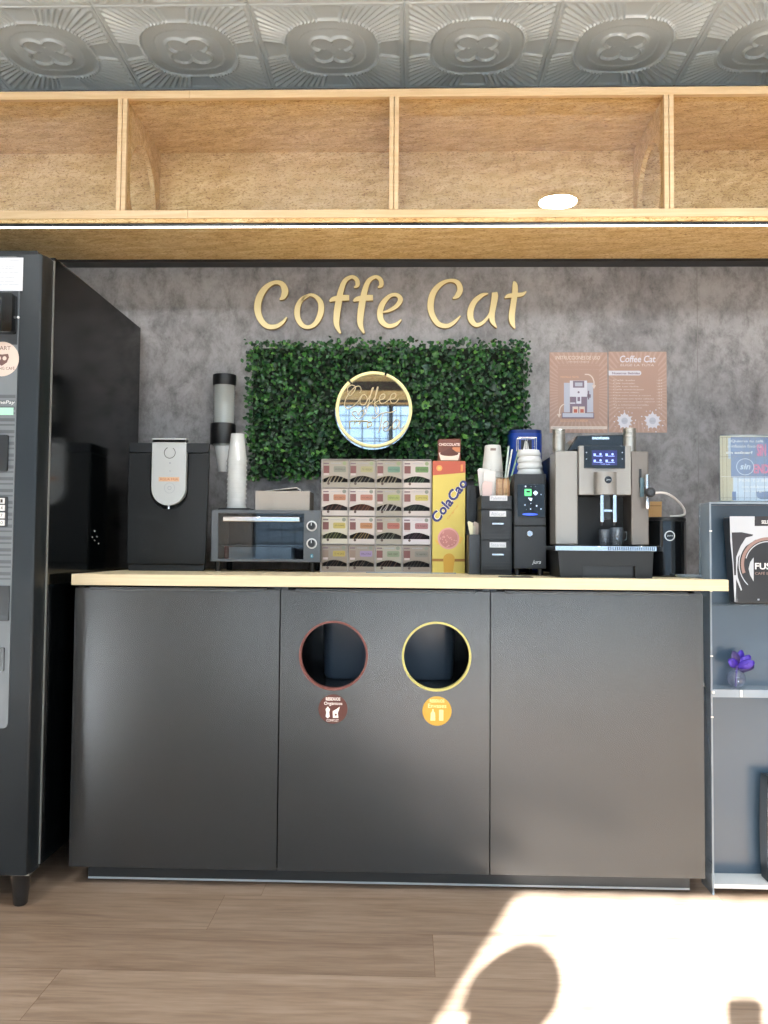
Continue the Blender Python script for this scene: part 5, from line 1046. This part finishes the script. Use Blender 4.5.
    pts = [(*at(654.5, 493, yk-0.018), yk-0.018), (*at(661, 492.6, yk), yk), (*at(668, 494, 0.12), .12), (*at(677, 500, 0.17), .17), (*at(683.5, 508, 0.2), .2), (*at(684.5, 514, 0.21), .21), (*at(680, 517.2, 0.22), .22), (*at(670, 517.4, .232), .232)]
    pts = [(p[0], p[2], p[1]) for p in pts]; pts[-1] = (pts[-1][0], pts[-1][1], z2+0.003); pts[-2] = (pts[-2][0], pts[-2][1], z2+0.0045)
    m = M(); m.tube(smooth(pts, 6), 0.0034, mat('white_hose', (224, 222, 220), .35), 10); m.build('hose', t2)
    # wooden box behind, glass dish in front
    y_ = 0.42; a, b = ax(647, 505, y_), ax(662, 505, y_); zz = az(655, 501.5, y_); m = M(); m.prism([(a+0.006, ZC), (b-0.008, ZC), (b, zz), (a, zz)], y_, y_+0.06, mat('bamboo', (196, 152, 96), .5)); m.prism([(a+0.004, zz-0.016), (b-0.004, zz-0.016), (b-0.003, zz-0.012), (a+0.003, zz-0.012)], y_-0.0008, y_, mat('bamboo_dark', (160, 116, 66), .5)); tag(m.build('bamboo_box', bev=0.002), 'light bamboo box behind the black milk container', 'box')
    y_ = 0.13; X_ = ax(690.5, 575, y_); m = M(); m.lathe(X_, y_, [(0.030, ZC+0.0002), (0.040, ZC+0.002), (0.045, ZC+0.009), (0.043, ZC+0.009), (0.036, ZC+0.004), (0.002, ZC+0.003)], ACRE, 36); tag(m.build('glass_dish'), 'shallow clear glass dish on the worktop right of the milk container', 'dish')
espresso()

# ================================================================== CLEAR DISPLAY STAND AT THE RIGHT
def stand():
    yf, yb = 0.028, 0.118; x0 = 1.828; x1 = 2.36; th = 0.005; ztop = az(716, 502, yf); PB_ = mat('stand_back_panel', (62, 80, 96), 0.22, spec=0.8)
    t = thing('display_stand', ((x0+x1)/2, (yf+yb)/2, 0), 'tall clear acrylic display stand with dark back panel at the right end of the counter', 'display stand')
    for x in (x0, x1-th): m = M(); m.box(x, x+th, yf, yb, 0.0, ztop-th-0.0004, ACRE); p = m.build('side_panel', t, label='clear side panel')
    m = M(); m.box(x0, x1, yf, yb, ztop-th, ztop, ACRE); m.build('top_panel', t, label='clear top panel')
    m = M(); m.box(x0+th+0.0005, x1-th-0.0005, yb-0.006, yb, 0.03, ztop-th-0.0005, PB_); m.build('back_panel', t, label='dark satin back panel')
    zs1 = az(748, 604, yf+0.02); zs2 = az(716, 689.5, yf); shelves = []
    for z, h, mt in ((zs1, 0.004, ACR), (zs2, 0.022, ACRE), (0.03, 0.012, mat('stand_base_white', (222, 222, 220), .4))):
        m = M(); m.box(x0+th+0.0005, x1-th-0.0005, yf+0.001, yb-0.0065, z-h, z, mt); m.build('shelf', t)
    for py in (531, 591, 656, 717):
        z = az(711, py, yf); m = M(); m.box(x0-0.001, x0+th+0.001, yf-0.003, yf-0.0003, z-0.002, z+0.002, WHITE); m.build('clip', t)
    m = M(); z = zs2-0.004; m.tube([(x0+0.002, yb-0.01, z+0.010), (x0+0.006, yf-0.004, z-0.004)], 0.004, WHITE, 8); m.build('corner_clip', t, label='white diagonal corner clip')
    X = ax(741, 692, yf); m = M(); m.box(X-0.003, X+0.003, yf-0.003, yf+0.0007, zs2-0.020, zs2-0.001, WHITE); m.build('shelf_clip', t)
    # coffee bag
    yy = yf+0.012; V = lambda px, py: at(px, py, yy); zb = zs1+0.0004
    a = V(731.5, 517); b = V(736.5, 603); W_ = 0.262
    t2 = thing('coffee_bag', (b[0]+W_/2, yy+0.02, zb), 'black and silver white coffee bag standing on the upper shelf of the clear stand', 'coffee bag')
    m = M(); out = smooth([(b[0]-0.002, zb), (b[0]-0.008, zb+0.09), (b[0]-0.013, zb+0.19), (a[0]-0.006, a[1]-0.01), (a[0], a[1])], 4)+[(a[0]+W_+0.006, a[1])]+smooth([(a[0]+W_+0.012, a[1]-0.01), (b[0]+W_+0.004, zb+0.10), (b[0]+W_, zb)], 4)
    m.prism(out, yy, yy+0.055, mat('bag_black', (24, 24, 26), .35)); m.build('pouch', t2, bev=0.006, seg=3)
    f = yy; SW = mat('bag_silver_white', (176, 180, 186), .45); DK = mat('bag_print_black', (34, 32, 36), .45); BRZ = mat('bag_bronze', (140, 112, 104), .45)
    def Vp(a_, b_): return at(720+a_/9.31, 500+b_/9.31, f)
    def poly(m, pts, mt, k): m.prism([Vp(p, q) for p, q in pts], f-0.0004*k, f-0.0004*(k-1), mt)
    m = M()
    poly(m, [(90, 152), (322, 152), (322, 242), (900, 242), (900, 372), (440, 355), (330, 370), (240, 430), (170, 530), (158, 640), (166, 720), (205, 835), (196, 845), (150, 735), (145, 948), (135, 948), (118, 600), (96, 380)], SW, 1)
    poly(m, [(108, 302), (200, 300), (308, 322), (300, 335), (240, 350), (190, 430), (150, 530), (148, 700), (132, 700), (118, 480)], DK, 2); m.build('silver_print', t2, label='silver white front print')
    m = M(); c = Vp(450, 600); sc = (f-CAM.y)/FPX/9.31
    def arc(r0, r1, a0, a1, mt, k, n=30):
        A = [math.radians(a0+(a1-a0)*i/n) for i in range(n+1)]; m.prism([(c[0]+r0*sc*math.cos(q), c[1]+r0*sc*math.sin(q)) for q in A]+[(c[0]+r1*sc*math.cos(q), c[1]+r1*sc*math.sin(q)) for q in A[::-1]], f-0.0004*k, f-0.0004*(k-1), mt)
    arc(222, 250, -30, 200, BRZ, 2); arc(205, 214, 60, 165, SW, 2); arc(262, 270, 100, 225, SW, 2)
    poly(m, [(312, 535), (280, 580), (266, 640), (280, 700), (312, 758)], SW, 2); p0 = Vp(326, 646); p1 = Vp(640, 588); m.text('FUSION', p0[0], p0[1], p1[0], p1[1], f, WHITE, 0.0008, 0, 0, 0.02)
    p0 = Vp(326, 695); p1 = Vp(640, 668); m.text('CAFÉ EN GRANO', p0[0], p0[1], p1[0], p1[1], f, BRZ, 0.0008); p0 = Vp(350, 940); p1 = Vp(600, 922); m.text('1 kg', p0[0], p0[1], p1[0], p1[1], f, SW, 0.0008)
    poly(m, [(326, 152), (900, 152), (900, 240), (326, 240)], DK, 3); p0 = Vp(385, 222); p1 = Vp(560, 182); m.text('SELECCIÓN', p0[0], p0[1], p1[0], p1[1], f-0.0012, WHITE, 0.0006, 0, 0, 0.02); m.build('emblem_print', t2)
    # purple flower in a small round glass
    yy = yf+0.042; k = (yy-CAM.y)/FPX; X, Z = at(736.2, 679.5, yy); r = 8.8*k; z0 = zs2+0.0004
    t3 = thing('flower_vase', (X, yy, z0), 'small round glass vase with a purple artificial flower on the lower clear shelf', 'vase')
    m = M(); pr = [(r*0.45, z0)]+[(r*math.cos(q), z0+r+r*math.sin(q)) for q in [math.radians(-62+i*9) for i in range(15)]]+[(r*0.42, z0+r*1.98)]; m.shell(X, yy, pr, clear('vase_glass', (214, 222, 236), 0.10, (200, 206, 224), 1.4), 28); m.build('glass_bowl', t3)
    PU = mat('purple_petal', (58, 32, 150), .5); PD = mat('purple_petal_dark', (34, 20, 84), .5); rnd = random.Random(8)
    m = M(); m.tube([(X-0.002, yy, z0+0.003), (X, yy, z0+r), (X+0.002, yy, z0+r*2.4)], 0.003, mat('purple_stem', (76, 50, 130), .5), 8); m.build('stem', t3)
    for i, (dx, dz, rot, L_) in enumerate(((0, 0, 1.9, .052), (0, 0, 1.2, .05), (0, 0, 0.35, .05), (0, 0, 0.0, .05), (0, 0, 2.5, .04), (0, 0, 0.8, .05), (0, 0, -0.25, .036))):
        m = M(); bx, bz = X+0.002, z0+r*2.3; d_ = Vector((math.cos(rot), rnd.uniform(-.5, .2), math.sin(rot))).normalized(); s2 = d_.cross(Vector((0, 1, 0))).normalized(); P0 = Vector((bx, yy, bz)); vs = []; nn = 7
        for q in range(nn+1):
            u = q/nn; w_ = 0.013*math.sin(PI*min(1, u*0.9+0.05))**.7; c_ = P0+d_*L_*u+Vector((0, -0.006*math.sin(PI*u), 0)); vs += [c_-s2*w_, c_+Vector((0, 0.004, 0)), c_+s2*w_]
        fs = []
        for q in range(nn): fs += [(q*3, q*3+1, q*3+4, q*3+3), (q*3+1, q*3+2, q*3+5, q*3+4)]
        m.add([tuple(v) for v in vs], fs, PU if i % 3 else PD); p = m.build('petal', t3, ang=180); sm = p.modifiers.new('thickness', 'SOLIDIFY'); sm.thickness = 0.0012
    # second dark bag on the bottom shelf, mostly outside the frame
    yy = yf+0.015; X = ax(765.5, 740, yy); m = M(); m.prism(smooth([(X+0.004, 0.0308), (X, 0.16), (X+0.004, 0.31), (X+0.012, 0.325)], 4)+[(X+0.15, 0.325), (X+0.16, 0.31), (X+0.155, 0.0308)], yy, yy+0.05, mat('bag_black', (24, 24, 26), .35)); tag(m.build('coffee_bag', bev=0.005), 'plain black coffee bag on the bottom shelf, at the right edge', 'coffee bag')
    # leaflet holder on top
    yy = yf+0.02; t4x0, z1 = at(719.5, 434.5, yy); x2 = t4x0+0.30; z0 = ztop+0.0004; t4 = thing('sign_holder', ((t4x0+x2)/2, yy, z0), 'clear sign holder with blue and beige printed sheet standing on top of the acrylic stand', 'sign')
    m = M(); m.prism(rr(t4x0, x2, z0, z1, 0.004), yy, yy+0.003, ACR); m.prism(rr(t4x0, x2, z0, z1, 0.004), yy+0.006, yy+0.009, ACR); m.box(t4x0, x2, yy+0.003, yy+0.006, z0, z0+0.004, ACR); m.build('clear_frame', t4)
    yp = yy+0.0035; BE = mat('sheet_beige', (196, 186, 160), .6); SB = mat('sheet_blue', (92, 110, 146), .6); SP = mat('sheet_pink', (196, 96, 132), .6); LB = mat('sheet_pale_blue', (186, 198, 214), .6); SL = mat('grid_reflection_line', (96, 92, 84), .6)
    def Q(a_, b_): return at(710+a_/12.8, 425+b_/12.8, yp)
    m = M(); m.box(t4x0+0.003, x2-0.003, yp+0.0008, yp+0.0016, z0+0.0045, z1-0.003, BE); c0 = Q(265, 130); zz0, zz1 = Q(0, 670)[1], Q(0, 190)[1]
    m.box(Q(232, 0)[0], x2-0.003, yp+0.0004, yp+0.0008, Q(0, 430)[1], z1-0.010, LB); m.box(c0[0], x2-0.003, yp, yp+0.0004, zz0, Q(0, 150)[1], SB); m.box(c0[0]+0.006, x2-0.003, yp+0.0004, yp+0.0008, z0+0.005, zz0, LB)
    m.prism([Q(590, 850), Q(900, 850), Q(900, 950), Q(650, 950), Q(600, 920)], yp, yp+0.0004, SB); m.box(Q(275, 0)[0], Q(325, 0)[0], yp-0.0001, yp+0.0004, Q(0, 960)[1], Q(0, 850)[1], SB)
    def tx(s_, a_, b_, c_, d_, mt, bold=0): p0 = Q(a_, d_); p1 = Q(c_, b_); m.text(s_, p0[0], p0[1], p1[0], p1[1], yp, mt, 0.0005, 0, 0, bold)
    tx('¿Quieres tu café', 250, 190, 680, 228, WHITE); tx('o infusión favorita', 225, 252, 660, 288, WHITE); tx('sin azúcar?', 205, 335, 545, 368, WHITE, .03); tx('SIN', 600, 245, 715, 400, SP, .03); tx('ENDULZA', 560, 505, 1000, 620, SP, .03); tx('PIDE TU BEBIDA', 370, 695, 900, 725, WHITE); tx('con edulcorante', 410, 775, 800, 805, WHITE); tx('sin cargo', 430, 835, 700, 862, WHITE)
    cc = Q(450, 535); r_ = 112*(yp-CAM.y)/FPX/12.8; m.prism(circ(cc[0], cc[1], r_, 40, r_*.95), yp-0.0005, yp, LB, [circ(cc[0], cc[1], r_*.93, 40, r_*.88)]); m.text('sin', cc[0]-r_*.6, cc[1]-r_*.3, cc[0]+r_*.6, cc[1]+r_*.35, yp, LB, .0005, .2, 0, .02)
    for a_ in (350, 430, 505, 580, 690, 800): p = Q(a_, 0)[0]; m.box(p-0.0004, p+0.0004, yp-0.0006, yp-0.0002, z0+0.006, zz0 if a_ < 400 else z1-0.006, SL)  # window grid mirrored in the clear holder, drawn as dark lines over the sheet
    for a_ in (160, 210): p = Q(a_, 0)[0]; m.box(p-0.0003, p+0.0003, yp-0.0006+.001, yp+.0008, z0+0.006, z1-0.006, SL)
    for b_ in (160, 405, 660, 930): p = Q(0, b_)[1]; m.box(t4x0+0.004, x2-0.004, yp-0.0006, yp-0.0002, p-0.0004, p+0.0004, SL if b_ != 660 else WHITE)
    m.build('printed_sheet', t4)
stand()

# ================================================================== CEILING DOWNLIGHTS
def downlights():
    yg = YS+0.0215; d = ray(558, 201.8); p = CAM+d*((HC-0.01-CAM.z)/d.z); bx, by = p.x, 2*yg-p.y
    em = mat('downlight_diffuser', (250, 250, 250), .5, emit=(244, 250, 255), es=LAMP)
    for k, (x, y, lb) in enumerate(((bx, by, 'round white lit downlight in the ceiling, rightmost but one of the row before the shelf'), (bx-1.8, by-0.25, 'round white downlight added out of view to brighten the shelf, third from right'), (bx-3.6, by-0.25, 'round white downlight added out of view to brighten the shelf, leftmost of the row'), (bx+1.3, by-0.25, 'round white downlight added out of view to brighten the shelf, rightmost of the row'), (bx-1.5, -3.3, 'round white lit downlight in the ceiling at left near the shop front'), (bx, -3.3, 'round white lit downlight in the ceiling at centre near the shop front'), (bx+1.2, -3.3, 'round white lit downlight in the ceiling at right near the shop front'))):  # the set-back lamps of the shelf row are added, unseen, to brighten it
        t = thing('downlight', (x, y, HC-0.012), lb, 'ceiling light', 'round ceiling downlights'); m = M(); m.shell(x, y, [(0.094, HC-0.012), (0.106, HC-0.010), (0.110, HC-0.0005)], WHITE, 40); m.build('trim_ring', t)
        m = M(); m.lathe(x, y, [(0.002, HC-0.011), (0.0935, HC-0.011), (0.0935, HC-0.009)], em, 40); m.build('diffuser', t)
downlights()

# ================================================================== THE PHOTOGRAPHER (kneeling behind the camera; throws the shadow on the floor)
def person():
    hx, hy, top = HEAD; g = 0.0
    t = thing('person', (hx, hy, 0), 'kneeling person in dark jacket and trousers holding a phone up in both hands', 'person')
    J = {}; E = []
    def j(n, p, r): J[n] = (Vector(p), r)
    hz = top
    j('pelvis', (hx, hy-0.10, hz-0.80), .112); j('waist', (hx, hy-0.08, hz-0.66), .105); j('chest', (hx, hy-0.05, hz-0.44), .136); j('neck0', (hx, hy-0.03, hz-0.265), .070); j('neck', (hx, hy-0.01, hz-0.21), .056); j('skull0', (hx, hy+0.0, hz-0.155), .070); j('skull', (hx, hy, hz-0.085), .086)
    ph = Vector((CAM.x, CAM.y-0.035, CAM.z-0.01))
    for s_, n in ((1, 'r'), (-1, 'l')):
        j('sh'+n, (hx+s_*0.17, hy-0.04, hz-0.305), .062); wr = ph+Vector((0.055*s_, -0.055, -0.095)); sh = J['sh'+n][0]; mid = (sh+wr)/2+Vector((0.0 if s_ > 0 else 0.02, -0.02, -0.13)); j('el'+n, mid, .043); j('wr'+n, wr, .027); j('pa'+n, wr+Vector((-0.004*s_, 0.02, 0.045)), .030)
        j('hip'+n, (hx+s_*0.095, hy-0.08, hz-0.86), .074); kz = 0.085; j('kn'+n, (hx+s_*0.13, hy+0.05, kz), .048); j('ca'+n, (hx+s_*0.13, hy-0.16, 0.072), .044); j('an'+n, (hx+s_*0.12, hy-0.36, 0.050), .038); j('to'+n, (hx+s_*0.12, hy-0.46, 0.040), .034)
    E += [('pelvis', 'waist'), ('waist', 'chest'), ('chest', 'neck0'), ('neck0', 'neck'), ('neck', 'skull0'), ('skull0', 'skull')]
    for n in 'rl': E += [('chest', 'sh'+n), ('sh'+n, 'el'+n), ('el'+n, 'wr'+n), ('wr'+n, 'pa'+n), ('pelvis', 'hip'+n), ('hip'+n, 'kn'+n), ('kn'+n, 'ca'+n), ('ca'+n, 'an'+n), ('an'+n, 'to'+n)]
    names = list(J); base = Vector((hx, hy, 0))
    def skinned(nm, joints, edges, root, mt, flat=1.0, sub=2):
        me = bpy.data.meshes.new(nm); ids = {n: i for i, n in enumerate(joints)}; me.from_pydata([tuple(joints[n][0]-base) for n in joints], [(ids[a], ids[b]) for a, b in edges], [])
        o = bpy.data.objects.new(nm, me); S.collection.objects.link(o); o.parent = t; me.materials.append(mt)
        sk = o.modifiers.new('skin', 'SKIN'); sk.use_smooth_shade = True; sv = me.skin_vertices[0].data
        for n, i in ids.items(): sv[i].radius = (joints[n][1], joints[n][1]*flat); sv[i].use_root = (n == root)
        sb = o.modifiers.new('subdivision', 'SUBSURF'); sb.levels = sub; sb.render_levels = sub; return o
    # skin body: torso, limbs and the fingers, one surface
    JF = dict(J); EF = list(E)
    for s_, n in ((1, 'r'), (-1, 'l')):
        pa = J['pa'+n][0]
        for q in range(4):
            b0 = pa+Vector((-0.010*s_+0.0, 0.012-0.0*q, 0.008+0.017*q-0.02)); L_ = (0.030, 0.034, 0.032, 0.026)[q]
            JF['f%s%d0' % (n, q)] = (b0, .0088); JF['f%s%d1' % (n, q)] = (b0+Vector((-0.020*s_, 0.016, 0.001)), .0080); JF['f%s%d2' % (n, q)] = (b0+Vector((-(0.020+L_)*s_, 0.016, 0.003)), .0066)
            EF += [('pa'+n, 'f%s%d0' % (n, q)), ('f%s%d0' % (n, q), 'f%s%d1' % (n, q)), ('f%s%d1' % (n, q), 'f%s%d2' % (n, q))]
        JF['th%s0' % n] = (pa+Vector((-0.012*s_, -0.010, -0.012)), .011); JF['th%s1' % n] = (pa+Vector((-0.032*s_, -0.018, 0.008)), .0085); EF += [('wr'+n, 'th%s0' % n), ('th%s0' % n, 'th%s1' % n)]
    skinned('body', JF, EF, 'pelvis', mat('skin_tone', (196, 148, 120), .5))
    # clothes: slightly larger shells
    cl = {n: (J[n][0], J[n][1]+0.012) for n in ('waist', 'chest', 'shr', 'shl', 'elr', 'ell', 'wrr', 'wrl')}; cl['neck0'] = (J['neck0'][0]-Vector((0, 0, 0.01)), .083)
    for n in 'rl': cl['wr'+n] = (J['el'+n][0].lerp(J['wr'+n][0], 0.88), .037)
    cl['hip'] = (J['pelvis'][0]+Vector((0, 0, 0.01)), .158); cl['hem'] = (J['pelvis'][0]-Vector((0, 0, 0.12)), .172); cl['waist'] = (J['waist'][0], .132)
    skinned('jacket', cl, [('hem', 'hip'), ('hip', 'waist'), ('waist', 'chest'), ('chest', 'neck0')]+[e for n in 'rl' for e in (('chest', 'sh'+n), ('sh'+n, 'el'+n), ('el'+n, 'wr'+n))], 'chest', mat('jacket_navy', (40, 46, 60), .8))
    tr = {n: (J[n][0], J[n][1]+0.010) for n in ('pelvis', 'hipr', 'hipl', 'knr', 'knl', 'car', 'cal')}
    for n in 'rl': tr['cu'+n] = (J['ca'+n][0].lerp(J['an'+n][0], .85), .050); tr['kn'+n] = (J['kn'+n][0]+Vector((0, 0.006, 0)), .078); tr['hip'+n] = (J['hip'+n][0], .098); tr['ca'+n] = (J['ca'+n][0], .064)
    tr['pelvis'] = (J['pelvis'][0], .140); tr['band'] = (J['pelvis'][0]+Vector((0, 0, 0.13)), .128)
    skinned('trousers', tr, [('band', 'pelvis')]+[e for n in 'rl' for e in (('pelvis', 'hip'+n), ('hip'+n, 'kn'+n), ('kn'+n, 'ca'+n), ('ca'+n, 'cu'+n))], 'pelvis', mat('trousers_grey', (58, 60, 66), .85))
    for n in 'rl': skinned('shoe', {'a': (J['an'+n][0]-Vector((0, -0.02, -0.002)), .048), 'b': (J['to'+n][0]-Vector((0, -0.03, 0)), .044), 'c': (J['to'+n][0]-Vector((0, 0.02, 0)), .038)}, [('a', 'b'), ('b', 'c')], 'b', mat('shoe_black', (30, 30, 32), .5))
    # hair and face
    c = J['skull'][0]
    m = M(); vs = []; fs = []; nu, nv = 26, 12
    for a in range(nv+1):
        for b in range(nu):
            th = PI*0.60*a/nv; fi = 2*PI*b/nu; fr = math.sin(fi)   # +y is the face side
            if fr > 0: th *= 1-0.42*fr
            v = Vector((0.099*math.sin(th)*math.cos(fi), 0.108*math.sin(th)*math.sin(fi)-0.004, 0.106*math.cos(th))); vs.append(tuple(c+v))
    for a in range(nv):
        for b in range(nu): d_ = (b+1) % nu; fs.append((a*nu+b, a*nu+d_, (a+1)*nu+d_, (a+1)*nu+b))
    m.add(vs, fs, mat('hair_dark', (44, 34, 28), .7)); o = m.build('hair', t, ang=180); so = o.modifiers.new('thickness', 'SOLIDIFY'); so.thickness = 0.006
    fy = c.y+0.088; SK = MATS['skin_tone']
    for s_ in (-1, 1):
        m = M(); m.lathe(c.x+s_*0.031, c.z-0.022, [(0.0005, fy-0.004), (0.007, fy-0.008), (0.010, fy-0.018)], mat('eye_white', (236, 234, 230), .3), 14, 'y'); m.lathe(c.x+s_*0.031, c.z-0.022, [(0.0004, fy-0.0025), (0.004, fy-0.0045), (0.004, fy-0.008)], INK, 12, 'y'); m.build('eye', t)
        m = M(); m.tube(smooth([(c.x+s_*0.084, c.y, c.z-0.045), (c.x+s_*0.094, c.y-0.008, c.z-0.030), (c.x+s_*0.096, c.y-0.012, c.z-0.008), (c.x+s_*0.086, c.y, c.z-0.002)], 4), 0.007, SK, 8); m.build('ear', t)
    m = M(); m.tube([(c.x, fy-0.008, c.z-0.015), (c.x, fy+0.006, c.z-0.045), (c.x, fy-0.012, c.z-0.056)], [0.006, 0.011, 0.008], SK, 10); m.build('nose', t)
    m = M(); m.tube(smooth([(c.x-0.024, fy-0.022, c.z-0.080), (c.x, fy-0.012, c.z-0.082), (c.x+0.024, fy-0.022, c.z-0.080)], 4), 0.005, mat('lips', (160, 92, 84), .5), 8); m.build('mouth', t)
    m = M(); m.prism(rr(ph.x-0.037, ph.x+0.037, ph.z-0.115, ph.z+0.045, 0.008), ph.y-0.004, ph.y+0.004, BLKG); m.prism(rr(ph.x-0.012, ph.x+0.012, ph.z+0.002, ph.z+0.034, 0.005), ph.y+0.004, ph.y+0.006, BLK); tag(m.build('smartphone', bev=0.001), 'black smartphone held up in the hands of the kneeling person', 'phone')
HEAD = (0.365, -2.72, 1.228)
person()
